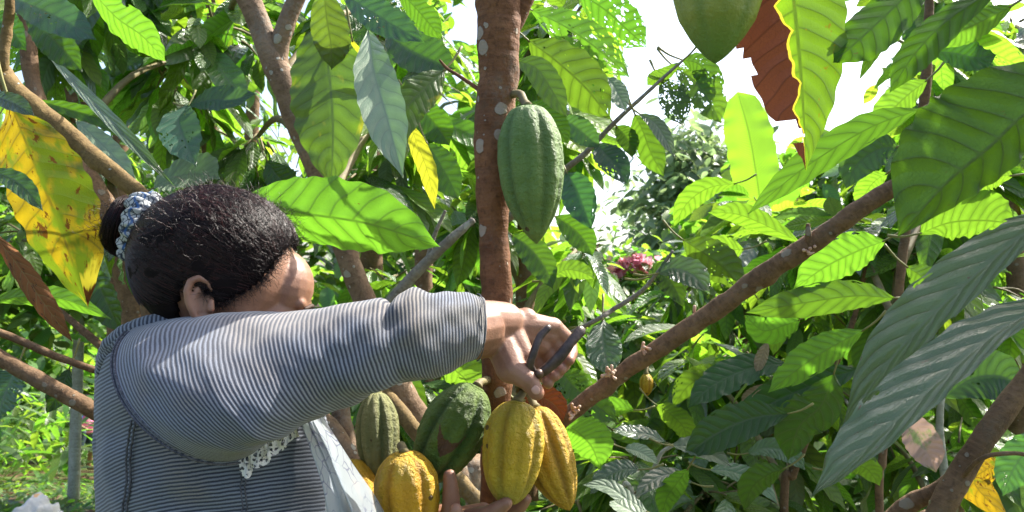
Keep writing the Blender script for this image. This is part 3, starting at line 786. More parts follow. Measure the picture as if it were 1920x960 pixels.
# west side
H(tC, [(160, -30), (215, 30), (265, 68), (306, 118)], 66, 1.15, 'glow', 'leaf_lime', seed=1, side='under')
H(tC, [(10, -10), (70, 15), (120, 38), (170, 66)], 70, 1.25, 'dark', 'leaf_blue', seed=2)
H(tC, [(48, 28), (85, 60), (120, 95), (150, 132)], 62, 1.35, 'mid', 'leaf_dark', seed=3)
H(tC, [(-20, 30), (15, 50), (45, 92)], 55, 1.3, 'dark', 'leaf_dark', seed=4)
H(tD, [(82, 92), (150, 165), (230, 245), (309, 313)], 26, 1.6, 'sheen', 'leaf_grey', seed=5)
H(tD, [(70, 188), (130, 205), (190, 225), (250, 268)], 30, 1.5, 'mid', 'leaf', seed=6)
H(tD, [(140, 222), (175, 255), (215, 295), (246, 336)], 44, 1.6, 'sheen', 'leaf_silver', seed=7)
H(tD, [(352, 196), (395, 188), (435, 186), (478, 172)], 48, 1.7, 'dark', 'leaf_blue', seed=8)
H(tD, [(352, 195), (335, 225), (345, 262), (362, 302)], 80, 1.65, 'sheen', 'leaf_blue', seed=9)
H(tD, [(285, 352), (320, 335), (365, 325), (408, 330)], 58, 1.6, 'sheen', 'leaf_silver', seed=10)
def dead_y(t, u): return np.clip((t - 0.62) * 2.2 + (u < -0.1) * 0.35 * (t > 0.5) + 0.25 * (u < 0) * (t > .35), 0, 1) * (0.5 + 0.8 * (u < -.15)) * .75
H(tC, [(15, 190), (62, 300), (112, 430), (160, 582)], 160, 0.92, (0.2, -.93, -.25), 'leaf_yellow', side='under', seed=11, label='large yellow leaf with brown decay spots', dead=lambda t, u: np.clip((u > 0.1) * (t - .45) * 1.3 - .1, 0, .9), jitter=.02)
H(tC, [(-20, 430), (35, 500), (82, 570), (130, 640)], 44, 0.97, 'mid', 'leaf_rust', seed=12, label='withered rust brown leaf with curled tip', curl=.4)
H(tC, [(-30, 318), (10, 330), (45, 352), (74, 388)], 40, 0.88, 'sheen', 'leaf', seed=13)
H(tC, [(-30, 172), (0, 184), (30, 195), (58, 210)], 34, 0.95, 'sheen', 'leaf_dark', seed=14)
H(tC, [(-25, 565), (50, 556), (120, 562), (205, 602)], 40, 1.35, 'glow2', 'leaf_lime', seed=15)
H(tD, [(170, 500), (185, 535), (205, 580), (222, 622)], 60, 1.55, 'mid', 'leaf_dark', seed=16)
H(tD, [(130, 690), (118, 720), (105, 745), (85, 775)], 42, 1.5, 'mid', 'leaf_dark', seed=17)
H(tD, [(30, 690), (20, 715), (5, 750), (-10, 790)], 80, 1.5, 'dark', 'leaf_blue', seed=18)
# hanging over the middle
H(tB, [(598, 30), (615, 120), (622, 230), (612, 348)], 138, 1.36, (-.1, -.97, .15), 'leaf_olive', side='top', seed=20, bend=.16, quilt=.0)
H(tB, [(606, -30), (612, 30), (620, 85), (620, 132)], 72, 1.28, 'glow2', 'leaf_olive', seed=21)
H(tB, [(688, 50), (700, 130), (722, 215), (740, 302)], 84, 1.34, 'sheen', 'leaf_silver', seed=22, bend=.15)
H(tB, [(640, -15), (690, 18), (735, 45), (790, 72)], 64, 1.2, 'dark', 'leaf_blue', seed=23, quilt=.05)
H(tB, [(740, -25), (775, 10), (802, 42), (826, 75)], 50, 1.22, 'glow', 'leaf', seed=24)
H(tB, [(722, 62), (765, 92), (808, 112), (852, 124)], 78, 1.42, 'dark', 'leaf_dark', seed=25)
H(tB, [(834, 130), (800, 162), (762, 205), (740, 285)], 72, 1.25, (.25, -.9, .3), 'leaf_olive', side='top', seed=26, curl=.2)
H(tB, [(768, 230), (782, 270), (802, 325), (813, 394)], 36, 1.3, 'glow2', 'leaf_yellowlime', seed=27)
H(tB, [(800, 268), (820, 300), (840, 335), (858, 372)], 62, 1.5, 'dark', 'leaf_dark', seed=28)
H(tB, [(775, 190), (800, 215), (825, 245), (842, 272)], 60, 1.55, 'mid', 'leaf_dark', seed=29)
H(tB, [(660, 75), (668, 105), (676, 140), (682, 165)], 32, 1.38, 'glow', 'leaf_yellowlime', seed=30)
H(tB, [(455, 372), (560, 398), (690, 422), (819, 470)], 132, 1.18, (-.25, -.86, -.45), 'leaf_lime', side='under', seed=31, bend=.12, jitter=.02, label='large bright backlit leaf above the forearm')
H(tB, [(690, 650), (735, 700), (765, 725), (800, 775)], 66, 1.62, 'dark', 'leaf_dark', seed=32)
H(tB, [(838, 660), (850, 690), (872, 712), (885, 742)], 68, 1.35, 'glow', 'leaf_lime', seed=33)
H(tB, [(500, 300), (520, 330), (545, 350), (570, 352)], 60, 1.7, 'mid', 'leaf_dark', seed=34)
# around the red trunk
H(tK, [(990, 76), (1040, 112), (1098, 165), (1146, 226)], 98, 1.32, 'glow2', 'leaf_few', seed=40, label='bright green leaf with few insect holes beside the trunk')
H(tK, [(995, 18), (1060, 50), (1125, 95), (1182, 145)], 78, 1.42, 'glow2', 'leaf_holes', seed=41)
H(tK, [(1080, -15), (1130, 15), (1175, 55), (1212, 90)], 80, 1.5, 'glow', 'leaf_holes', seed=42)
H(tK, [(962, 112), (1005, 128), (1035, 170), (1060, 216)], 54, 1.25, 'dark', 'leaf_dark', seed=43)
H(tK, [(985, 196), (1020, 210), (1045, 240), (1066, 272)], 48, 1.3, 'glow', 'leaf_lime', seed=44)
H(tK, [(1050, 222), (1075, 235), (1100, 255), (1124, 275)], 48, 1.45, 'dark', 'leaf_blue', seed=45)
H(tK, [(1135, 142), (1150, 160), (1162, 182), (1172, 204)], 38, 1.44, 'sheen', 'leaf_silver', seed=46)
H(tK, [(1278, 116), (1245, 140), (1225, 150), (1213, 160)], 30, 1.42, 'glow', 'leaf', seed=47)
H(tK, [(1278, 112), (1310, 120), (1335, 150), (1352, 188)], 50, 1.43, 'glow2', 'leaf_few', seed=48)
H(tK, [(1265, 125), (1300, 150), (1330, 190), (1352, 230)], 70, 1.46, 'dark', 'leaf_holes', seed=49, label='dark leaf riddled with insect holes against the sky')
H(tK, [(1240, 150), (1258, 172), (1270, 205), (1278, 232)], 58, 1.44, 'dark', 'leaf_holes', seed=50)
H(tK, [(1190, 214), (1205, 245), (1222, 290), (1245, 332)], 56, 1.44, 'glow2', 'leaf', seed=51)
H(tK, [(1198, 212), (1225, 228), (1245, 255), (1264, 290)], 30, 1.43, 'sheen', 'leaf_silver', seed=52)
H(tK, [(1155, 236), (1168, 250), (1180, 268), (1186, 296)], 40, 1.46, 'mid', 'leaf', seed=53)
H(tK, [(1118, 268), (1135, 288), (1155, 310), (1176, 345)], 54, 1.46, 'sheen', 'leaf_blue', seed=54)
H(tK, [(1062, 322), (1078, 350), (1092, 385), (1108, 428)], 64, 1.46, 'dark', 'leaf_blue', seed=55)
H(tK, [(1040, 405), (1070, 425), (1095, 450), (1112, 480)], 52, 1.6, 'mid', 'leaf_dark', seed=56)
H(tK, [(958, 440), (990, 462), (1020, 500), (1035, 540)], 56, 1.5, 'dark', 'leaf_dark', seed=57)
H(tK, [(1232, 512), (1262, 504), (1298, 515), (1330, 545)], 52, 1.36, 'sheen', 'leaf_grey', seed=58)
H(tK, [(1215, 520), (1240, 512), (1262, 535), (1282, 575)], 50, 1.4, 'dark', 'leaf_dark', seed=59)
H(tK, [(1130, 598), (1130, 635), (1136, 668), (1142, 704)], 68, 1.4, 'sheen', 'leaf_grey', seed=60, quilt=.05)
H(tK, [(1036, 520), (1060, 506), (1090, 510), (1116, 524)], 36, 1.45, 'glow2', 'leaf_lime', seed=61)
H(tK, [(1048, 690), (1070, 720), (1110, 755), (1160, 790)], 74, 1.55, 'dark', 'leaf_holes', seed=62)
H(tJ, [(1060, 795), (1085, 812), (1110, 840), (1126, 884)], 78, 1.35, 'glow', 'leaf_lime', seed=63, label='bright leaf glowing beside the yellow pods')
H(tK, [(1380, 345), (1330, 352), (1290, 380), (1262, 428)], 44, 1.75, 'glow', 'leaf_lime', seed=64)
H(tK, [(980, 752), (1010, 744), (1040, 760), (1056, 790)], 52, 1.06, 'mid', 'leaf_rust', seed=65, petiole=.02, label='dead brown leaf behind the yellow pods')
# top east: the half dead leaf and its neighbours
_rg = np.random.default_rng(4); _k1, _k2 = _rg.uniform(-.16, .12, 11), _rg.uniform(-.07, .07, 42)
RAG = lambda t: np.interp(t, np.linspace(0, 1, 11), _k1) + np.interp(t, np.linspace(0, 1, 42), _k2)
wl_half = lambda t: np.interp(t, [0, .2, .35, .5, .62, .70, .78, .86, .93, 1], [.6, 1.0, 1.15, 1.12, .88, .72, .40, .2, .08, 0])
wr_half = lambda t: np.interp(t, [0, .15, .3, .5, .65, .8, .9, .96, 1], [.6, .95, 1.0, .9, .66, .38, .17, .05, 0])
H(tE, [(1478, -150), (1487, -20), (1500, 110), (1509, 230), (1514, 322)], 205, 0.70, (-.12, -.96, -.25), 'leaf_half', side='under', seed=70, jitter=.01, bend=.06, wl=wl_half, wr=wr_half, wave=.02,
  dead=lambda t, u: np.clip(.5 + (-u - .14 + RAG(t)) * 3.0, 0, 1), cut=lambda t, u: ((t > .73) & (t < .84) & (u < -.16 - .1 * np.sin(t * 60))) | ((u < -.86 + 1.3 * RAG(1 - t * .8)) & (t > .42)), label='leaf half green and half withered brown with a yellow seam')
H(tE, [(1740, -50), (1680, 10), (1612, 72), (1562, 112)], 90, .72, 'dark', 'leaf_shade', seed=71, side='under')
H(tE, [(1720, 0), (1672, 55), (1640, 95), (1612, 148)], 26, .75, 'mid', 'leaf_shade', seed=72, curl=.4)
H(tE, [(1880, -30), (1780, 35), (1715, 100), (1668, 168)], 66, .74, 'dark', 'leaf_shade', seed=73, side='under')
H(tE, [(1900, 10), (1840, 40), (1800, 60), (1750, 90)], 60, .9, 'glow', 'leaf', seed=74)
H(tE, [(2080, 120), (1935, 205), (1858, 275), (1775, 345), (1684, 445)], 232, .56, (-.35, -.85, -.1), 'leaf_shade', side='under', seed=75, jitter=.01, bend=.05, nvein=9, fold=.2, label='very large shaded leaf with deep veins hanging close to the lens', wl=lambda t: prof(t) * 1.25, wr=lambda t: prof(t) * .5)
H(tG, [(1728, 205), (1630, 240), (1510, 315), (1405, 405)], 62, 1.2, 'glow2', 'leaf', seed=76)
H(tG, [(1685, 275), (1650, 280), (1610, 305), (1585, 352)], 70, 1.25, 'dark', 'leaf_blue', seed=77)
H(tG, [(1665, 325), (1640, 340), (1622, 365), (1614, 392)], 46, 1.3, 'glow', 'leaf_lime', seed=78)
H(tG, [(1745, 95), (1790, 100), (1830, 108), (1870, 100)], 60, 1.1, 'dark', 'leaf_dark', seed=79)
H(tG, [(1740, 150), (1700, 180), (1668, 215), (1655, 260)], 60, 1.3, 'glow2', 'leaf', seed=80)
H(tE, [(1724, 440), (1780, 418), (1845, 415), (1906, 425)], 88, 1.15, (0, -.75, -.6), 'leaf_lime', side='under', seed=81)
H(tG, [(1660, 452), (1610, 470), (1550, 500), (1488, 546)], 80, 1.3, 'glow', 'leaf_lime', seed=82)
H(tG, [(1680, 560), (1600, 555), (1500, 570), (1400, 590)], 62, 1.35, 'glow2', 'leaf', seed=83)
H(tG, [(1395, 468), (1360, 470), (1320, 480), (1284, 462)], 66, 1.6, 'glow', 'leaf_lime', seed=84)
H(tG, [(1280, 450), (1320, 475), (1360, 505), (1396, 548)], 74, 1.5, 'glow2', 'leaf_few', seed=85)
H(tG, [(1500, 455), (1430, 420), (1380, 402), (1326, 402)], 44, 1.55, 'glow', 'leaf_lime', seed=86)
H(tE, [(2010, 372), (1900, 455), (1780, 560), (1680, 660), (1578, 792)], 104, .86, (-.3, -.72, .60), 'leaf_grey', side='top', seed=87, jitter=.02, nvein=9, obl=.22, wl=lambda t: prof(t) * .65, wr=lambda t: prof(t) * 1.25, quilt=.028, bend=.07, fold=.18, label='long green leaf with grey sky sheen, upper of two hanging over the saplings')
H(tE, [(2030, 545), (1890, 610), (1760, 715), (1640, 820), (1518, 918)], 108, .77, (-.25, -.55, .80), 'leaf_grey', side='top', seed=88, jitter=.02, nvein=9, obl=.22, wl=lambda t: prof(t) * .55, wr=lambda t: prof(t) * 1.3, quilt=.028, bend=.07, fold=.18, label='long green leaf with grey sky sheen, lower of two hanging over the saplings')
H(tH, [(1770, 745), (1820, 712), (1870, 705), (1920, 722)], 96, 1.3, 'dark', 'leaf_blue', seed=89)
H(tH, [(1685, 788), (1712, 805), (1738, 845), (1756, 886)], 66, 1.25, (-.2, -.9, .2), 'leaf_pinkish', seed=90, label='fading leaf with pinkish brown blotches')
H(tI, [(1480, 775), (1410, 785), (1340, 815), (1280, 856)], 76, 1.5, 'dark', 'leaf_dark', seed=91)
H(tI, [(1610, 690), (1530, 720), (1440, 760), (1360, 810)], 78, 1.6, 'dark', 'leaf_dark', seed=92)
H(tI, [(1480, 680), (1410, 690), (1340, 720), (1290, 760)], 62, 1.7, 'sheen', 'leaf_dark', seed=93)
H(tI, [(1565, 700), (1540, 760), (1500, 800), (1480, 870)], 90, 1.55, 'glow2', 'leaf_dark', seed=94)
H(tI, [(1620, 620), (1560, 650), (1500, 690), (1440, 740)], 66, 1.45, 'glow2', 'leaf', seed=95)
H(tI, [(1500, 600), (1470, 610), (1430, 620), (1395, 592)], 60, 1.6, 'glow', 'leaf_lime', seed=96)
H(tG, [(1700, 500), (1730, 520), (1750, 545), (1755, 590)], 60, 1.35, 'glow2', 'leaf', seed=97)
H(tH, [(1880, 870), (1850, 880), (1830, 910), (1900, 985)], 62, 1.35, 'glow2', 'leaf_yellow', seed=98, label='orange yellow leaf behind the dark limb')
H(tH, [(1960, 820), (1930, 840), (1900, 880), (1880, 930)], 80, 1.2, 'dark', 'leaf_blue', seed=99)
H(tI, [(1440, 640), (1432, 660), (1425, 680), (1420, 702)], 24, 1.7, 'mid', 'leaf_dry', seed=100, curl=.4)
H(tI, [(1440, 720), (1425, 735), (1405, 750), (1392, 762)], 34, 1.7, 'mid', 'leaf_dry', seed=101, curl=.4)
H(tE, [(1900, 330), (1870, 330), (1840, 340), (1815, 360)], 50, 1.1, 'glow', 'leaf_lime', seed=102)
H(tJ, [(1260, 835), (1290, 838), (1330, 850), (1372, 872)], 36, 1.55, 'sky', 'leaf_silver', seed=103)
H(tJ, [(1170, 840), (1200, 848), (1235, 868)], 26, 1.6, 'sky', 'leaf_silver', seed=104)
H(tJ, [(1215, 960), (1180, 940), (1140, 912), (1092, 905)], 30, 1.4, 'sky', 'leaf_silver', seed=105)
H(tJ, [(1230, 985), (1195, 965), (1160, 945), (1150, 935)], 30, 1.35, 'sky', 'leaf_silver', seed=106)

for k, (pts, wd, d, mode, mat) in enumerate([
    ([(1300, 905), (1262, 890), (1225, 900), (1190, 930)], 34, 1.6, 'sky', 'mid_gloss'), ([(1330, 880), (1372, 885), (1420, 905), (1460, 940)], 34, 1.7, 'sky', 'mid_gloss'),
    ([(1250, 830), (1215, 815), (1180, 810), (1150, 800)], 26, 1.65, 'sky', 'mid_gloss'), ([(1400, 850), (1440, 840), (1480, 850), (1510, 880)], 40, 1.75, 'sheen', 'mid_gloss'),
    ([(1290, 880), (1270, 905), (1250, 935), (1240, 975)], 46, 1.55, 'glow', 'leaf_lime'), ([(1200, 880), (1170, 880), (1135, 895), (1105, 925)], 40, 1.5, 'sheen', 'mid_gloss'),
    ([(1360, 700), (1325, 705), (1290, 725), (1262, 765)], 50, 1.8, 'glow2', 'leaf_few'), ([(1230, 760), (1255, 775), (1280, 800), (1290, 835)], 44, 1.8, 'glow', 'leaf_lime'),
    ([(1190, 770), (1160, 765), (1130, 775), (1110, 800)], 40, 1.75, 'glow', 'leaf'), ([(1470, 880), (1440, 890), (1410, 915), (1395, 960)], 52, 1.6, 'glow2', 'leaf'),
    ([(1560, 880), (1590, 870), (1625, 880), (1650, 915)], 42, 1.6, 'glow', 'leaf_lime'), ([(1700, 700), (1680, 730), (1650, 745), (1610, 740)], 40, 1.6, 'glow', 'leaf'),
    ([(1420, 560), (1445, 590), (1455, 625), (1450, 670)], 46, 1.75, 'glow', 'leaf_lime')]):
    H(tI if k % 2 else tJ, pts, wd, d, mode, mat, seed=200 + k)
# ================================================================== PODS
PODT = np.array([0, .02, .06, .14, .26, .40, .55, .70, .82, .91, .965, 1.0])
def pod(name_label, top, tip, wpx, d0, d1, mat, shape='plain', ridge=0.08, nr=5, phase=0.0, squash=1.0, stalk=None, seed=0, bow=0.0, group=None, warty=0.022):
    prof_ = {'plain': [0, .30, .52, .74, .93, 1.0, .97, .84, .63, .40, .20, 0],
             'broad': [0, .42, .60, .80, .96, 1.0, .96, .82, .58, .34, .17, 0],
             'round': [0, .34, .58, .80, .96, 1.0, .97, .87, .70, .49, .28, 0]}[shape]
    a = P(*top, d0); b = P(*tip, d1)
    ax = nrm(b - a); L = np.linalg.norm(b - a); dm = (d0 + d1) / 2; W = wpx * .5 * dm / F
    e1 = nrm(np.cross(ax, FW)); e2 = np.cross(ax, e1)
    if e2 @ FW > 0: e2 = -e2; e1 = -e1
    nt_, ns = 110, 140
    V = []; uv = []; gro = []
    for i, t in enumerate(np.linspace(0, 1, nt_)):
        # finer near both ends
        t = 0.5 - 0.5 * math.cos(math.pi * t) if True else t
        r0 = np.interp(t, PODT, prof_) * W
        # smooth profile
        r0 = W * np.mean([np.interp(min(max(t + o, 0), 1), PODT, prof_) for o in (-.02, -.01, 0, .01, .02)]) if 0.02 < t < .98 else r0
        c = a + ax * (L * t) + e1 * (bow * L * math.sin(math.pi * t))
        for k in range(ns):
            th = 2 * math.pi * k / ns
            g1 = 0.5 + 0.5 * math.cos(nr * th + phase)            # 1 = furrow centre
            g2 = 0.5 + 0.5 * math.cos(2 * nr * th + 2 * phase + math.pi)
            fur = g1 ** 6; fur2 = (0.5 + 0.5 * math.cos(nr * th + phase + math.pi)) ** 10 * .45
            fade = min(1, t * 9) * min(1, (1 - t) * 5)
            rr = r0 * (1 - ridge * (fur + fur2) * (0.35 + .65 * fade))
            dirv = e1 * math.cos(th) + e2 * math.sin(th) * squash
            q = (c + dirv * rr) * 1.0
            nz = mnoise.noise(Vector((q * 90 + seed).tolist())) * .6 + mnoise.noise(Vector((q * 210 + seed).tolist())) * .5
            rr *= 1 + warty * nz * fade + .012 * mnoise.noise(Vector((q * 22 + seed).tolist()))
            V.append(c + dirv * rr); uv.append((k / ns, t)); gro.append((fur + fur2 * .7) * fade)
    Fc = grid_faces(nt_, ns, True)
    T0 = thing('cacao_pod', a, *name_label, group)
    ORG[T0.name] = np.array(a)
    V = np.array(V)
    # outward faces
    f = V[Fc[nt_ // 2 * ns]]; cen = a + ax * L * .5
    if np.cross(f[1] - f[0], f[3] - f[0]) @ (f[0] - cen) < 0: Fc = Fc[:, ::-1]
    obj('husk', V, Fc, mat, T0, uv=np.array(uv), extra={'groove': gro})
    if stalk is not None:
        p = [a + ax * L * .015] + [P(*q) for q in stalk]
        rs = [.0075] + [.0052] * (len(stalk) - 1) + [.0058]
        V2, F2, u2 = tube(p, rs, 10, 14, .15, seed)
        obj('stalk', V2, F2, M['twig'], T0, uv=u2)
    return T0

m_green = pod_mat('pod_green_skin', (0.098, 0.180, 0.036), (0.145, 0.238, 0.056), (0.07, 0.13, 0.03), 0.9, .5, mottle=(0.125, 0.205, 0.065), spot_amt=.05, spec=.35)
m_olive = pod_mat('pod_olive_skin', (0.19, 0.24, 0.04), (0.27, 0.30, 0.06), (0.14, 0.20, 0.035), 0.3, .45, spot_amt=.03, tip=(0.10, 0.20, 0.04))
m_grey = pod_mat('pod_ripening_skin', (0.15, 0.16, 0.05), (0.21, 0.205, 0.075), (0.085, 0.11, 0.03), 0.9, .6, spot_amt=.12)
m_dark = pod_mat('pod_dark_green_skin', (0.085, 0.15, 0.020), (0.13, 0.205, 0.034), (0.03, 0.075, 0.012), 1.3, .5, spot_amt=.08, scar=(0.25, 0.57, 0.085, (0.115, 0.06, 0.03)))
m_yel = pod_mat('pod_yellow_skin', (0.50, 0.32, 0.014), (0.57, 0.40, 0.022), (0.30, 0.20, 0.016), 1.1, .45, spot_amt=.10, tip=(0.33, 0.30, 0.04), mottle=(0.42, 0.34, 0.03))
m_yel2 = pod_mat('pod_amber_skin', (0.56, 0.29, 0.010), (0.62, 0.36, 0.016), (0.36, 0.17, 0.008), 0.9, .42, spot_amt=.09, mottle=(0.43, 0.31, 0.03))
m_yel3 = pod_mat('pod_ochre_skin', (0.45, 0.26, 0.015), (0.52, 0.33, 0.022), (0.24, 0.13, 0.012), 1.2, .5, spot_amt=.06)

pod(('large smooth green cacao pod hanging alone on the reddish trunk', 'pod'), (988, 196), (1006, 458), 126, 1.0, .985, m_green, 'broad', .11, 5, .6, .92, [(983, 190, 1.005), (975, 176, 1.02), (962, 176, 1.035)], 1)
pod(('olive green pod hanging point down beside the half withered leaf', 'pod'), (1350, -150), (1341, 120), 172, .70, .70, m_olive, 'broad', .05, 5, 1.2, 1, [(1352, -158, .70), (1362, -150, .70)], 2, warty=.004)
pod(('grey olive ripening pod standing between the sleeve and dark green pod', 'pod'), (706, 733), (712, 914), 84, 1.06, 1.03, m_grey, 'plain', .17, 5, .3, 1, [(704, 728, 1.07), (712, 715, 1.10)], 3)
pod(('dark green pod with brown smile shaped scab, leaning on the trunk', 'pod'), (896, 722), (790, 912), 124, 1.01, 1.0, m_dark, 'plain', .15, 5, .9, 1, [(900, 717, 1.02), (915, 712, 1.045)], 4, warty=.045)
pod(('amber yellow pod standing in front of the thumb of the lower hand', 'pod'), (757, 846), (772, 1030), 122, .95, .96, m_yel2, 'round', .10, 5, 2.1, 1, [(756, 842, .955), (752, 836, .965)], 5)
pod(('yellow pod mostly hidden by the pale cloth', 'pod'), (650, 862), (700, 1030), 92, 1.02, 1.02, m_yel2, 'round', .07, 5, 1.0, 1, None, 6, warty=.03)
pod(('bright yellow pod resting on the fingers under the shears', 'pod'), (970, 750), (952, 950), 118, .965, .955, m_yel, 'round', .12, 5, 2.5, 1, [(976, 744, .97), (984, 728, .985), (975, 716, 1.02)], 7, warty=.03)
pod(('ochre yellow pod hanging behind the pod the fingers hold', 'pod'), (1004, 762), (1068, 958), 100, 1.02, 1.0, m_yel3, 'plain', .16, 5, .2, 1, [(1000, 756, 1.025), (990, 735, 1.04), (970, 722, 1.05)], 8, bow=-.03, warty=.02)
pod(('small orange pod hanging far behind the slanting limb', 'pod'), (1212, 700), (1212, 744), 26, 2.1, 2.1, m_yel2, 'plain', .06, 5, 0, 1, [(1212, 697, 2.1), (1214, 680, 2.12)], 9)

# ================================================================== THE WOMAN
W0 = np.array([P(400, 480, .97)[0], P(400, 480, .97)[1], float(ground_z(-.37, .97))])
W = thing('person', W0, 'woman in a grey striped top reaching to cut a pod with shears, hair in bun', 'person')

# --- body: one skin, grown from tapered pieces, fused by a voxel remesh
body = MB()
def cap(a, b, ra, rb, s=14): body.add(*capsule(a, b, ra, rb, s))
def pc(a, b, ra, rb, s=14): cap(P(*a), P(*b), ra, rb, s)
def chain(pts, s=12):
    for (a, b) in zip(pts[:-1], pts[1:]): cap(P(*a[:3]), P(*b[:3]), a[3], b[3], s)
yaw = R(34); pitch = R(-10)
hf = np.array([math.cos(yaw) * math.cos(pitch), math.sin(yaw) * math.cos(pitch), math.sin(pitch)])
hr = np.array([math.sin(yaw), -math.cos(yaw), 0.0])        # her right side (towards the lens)
hu = np.cross(hr, hf); hu = hu if hu[2] > 0 else -hu
HC = P(431, 568, .955)
def hp(a, b, c): return HC + hf * a + hr * b + hu * c
body.add(*ellipsoid(hp(-.012, 0, .032), (hf, hr, hu), (.092, .072, .082), 32, 20))
body.add(*ellipsoid(hp(.040, 0, -.030), (hf, hr, hu), (.056, .060, .082), 28, 18))
body.add(*ellipsoid(hp(.052, 0, .030), (hf, hr, hu), (.046, .060, .050), 24, 14))
cap(hp(.050, 0, -.098), hp(.070, 0, -.092), .030, .024)                 # chin
for sgn in (1, -1):
    cap(hp(.0, sgn * .052, -.070), hp(.050, sgn * .022, -.098), .018, .020)  # jaw
    body.add(*ellipsoid(hp(.062, sgn * .036, -.034), (hf, hr, hu), (.026, .026, .024)))     # cheek
    cap(hp(.088, sgn * .012, .014), hp(.070, sgn * .048, .012), .010, .008)  # brow ridge
    cap(hp(.084, sgn * .020, -.006), hp(.079, sgn * .042, -.007), .010, .009)  # lids
cap(hp(.096, 0, .006), hp(.113, 0, -.030), .007, .0105)                 # nose
for sgn in (1, -1): cap(hp(.100, sgn * .006, -.034), hp(.098, sgn * .014, -.036), .008, .0065)
cap(hp(.092, -.018, -.066), hp(.098, 0, -.063), .005, .0065); cap(hp(.098, 0, -.063), hp(.092, .018, -.066), .0065, .005)
cap(hp(.090, -.016, -.073), hp(.095, 0, -.074), .005, .007); cap(hp(.095, 0, -.074), hp(.090, .016, -.073), .007, .005)
# ears
E0_ = P(381, 567, .871)
ef = np.array([1.0, .10, 0]); eu = np.array([-.10, 0, 1.0]); er = np.array([.1, -1, 0])
def ep(a, c, b=0.0): return E0_ + (ef * a * .82 + eu * c + er * b) * .9
for pts in ([(.006, -.026, 0), (-.012, -.020, .002), (-.019, -.002, .006), (-.020, .014, .008), (-.014, .026, .007), (-.002, .031, .004), (.009, .026, .0), (.013, .016, -.004)],):
    for a, b in zip(pts[:-1], pts[1:]): cap(ep(a[0], a[1], a[2]), ep(b[0], b[1], b[2]), .0042, .0042, 10)
for pts in ([(-.010, -.010, .001), (-.011, .006, .003), (-.006, .018, .001)],):
    for a, b in zip(pts[:-1], pts[1:]): cap(ep(*a[:2], a[2]), ep(*b[:2], b[2]), .0032, .0030, 10)
body.add(*ellipsoid(ep(-.004, .002, -.006), (ef, er, eu), (.014, .006, .026)))
body.add(*ellipsoid(ep(.000, -.027, -.002), (ef, er, eu), (.009, .005, .010)))
cap(ep(.011, -.008, .001), ep(.012, .001, .0), .0045, .0035, 10)
cap(ep(.002, .0, -.03), ep(.0, .0, -.012), .018, .010)
lE = hp(-.02, -.072, -.02)
body.add(*ellipsoid(lE, (hf, hr, hu), (.016, .010, .030)))
# neck and trunk
cap(hp(-.03, 0, -.06), P(405, 690, .985), .050, .058); cap(hp(.0, 0, -.07), P(425, 690, .985), .045, .05)
cap(P(400, 720, .99), P(405, 1000, .985), .085, .10); cap(P(350, 760, .94), P(400, 760, 1.06), .05, .05)
hipx = P(405, 480, .985)[0]; hy = P(405, 480, .985)[1]
cap(P(405, 1000, .985), np.array([hipx, hy, .92]), .10, .13)
for sg in (-1, 1):
    cap(np.array([hipx, hy + sg * .085, .90]), np.array([hipx + .02, hy + sg * .10, .48]), .082, .055)
    cap(np.array([hipx + .02, hy + sg * .10, .48]), np.array([hipx - .01, hy + sg * .10, .10]), .052, .034)
    cap(np.array([hipx - .02, hy + sg * .10, .05]), np.array([hipx + .14, hy + sg * .11, .035]), .035, .028)
# right arm
pc((370, 735, .89), (560, 692, .855), .042, .042); pc((560, 690, .85), (757, 636, .845), .045, .038)
pc((757, 636, .845), (850, 622, .885), .038, .036); pc((850, 622, .885), (900, 614, .92), .034, .031)
cap(P(895, 603, .918), P(945, 604, .95), .027, .025, 18); cap(P(893, 632, .918), P(938, 628, .95), .027, .024, 18)
# right hand : heel, knuckles, curled fingers, thumb
for k in [(988, 664, .968, .0150), (1012, 648, .975, .0150), (1028, 630, .98, .0145), (1038, 614, .98, .0125)]:
    cap(P(945, 608, .955), P(*k[:3]), .023, k[3], 16)
cap(P(945, 600, .957), P(1030, 613, .978), .019, .0125); cap(P(935, 622, .95), P(985, 600, .965), .022, .016)
chain([(1036, 612, .980, .0122), (1068, 640, .988, .0096), (1071, 662, .972, .0086), (1067, 676, .955, .0070)])
chain([(1027, 631, .982, .0126), (1060, 665, .988, .0098), (1058, 684, .970, .0086), (1052, 693, .952, .0070)])
chain([(1011, 650, .978, .0126), (1046, 686, .985, .0098), (1046, 698, .968, .0084), (1040, 705, .950, .0070)])
chain([(988, 668, .970, .0124), (1016, 700, .982, .0098), (1028, 712, .968, .0086), (1028, 719, .950, .0072)])
pc((942, 640, .945), (958, 690, .922), .0225, .0190); pc((955, 625, .95), (982, 668, .935), .020, .014)
chain([(945, 655, .936, .021), (962, 692, .918, .0170), (990, 713, .912, .0128), (1006, 736, .910, .0095)])
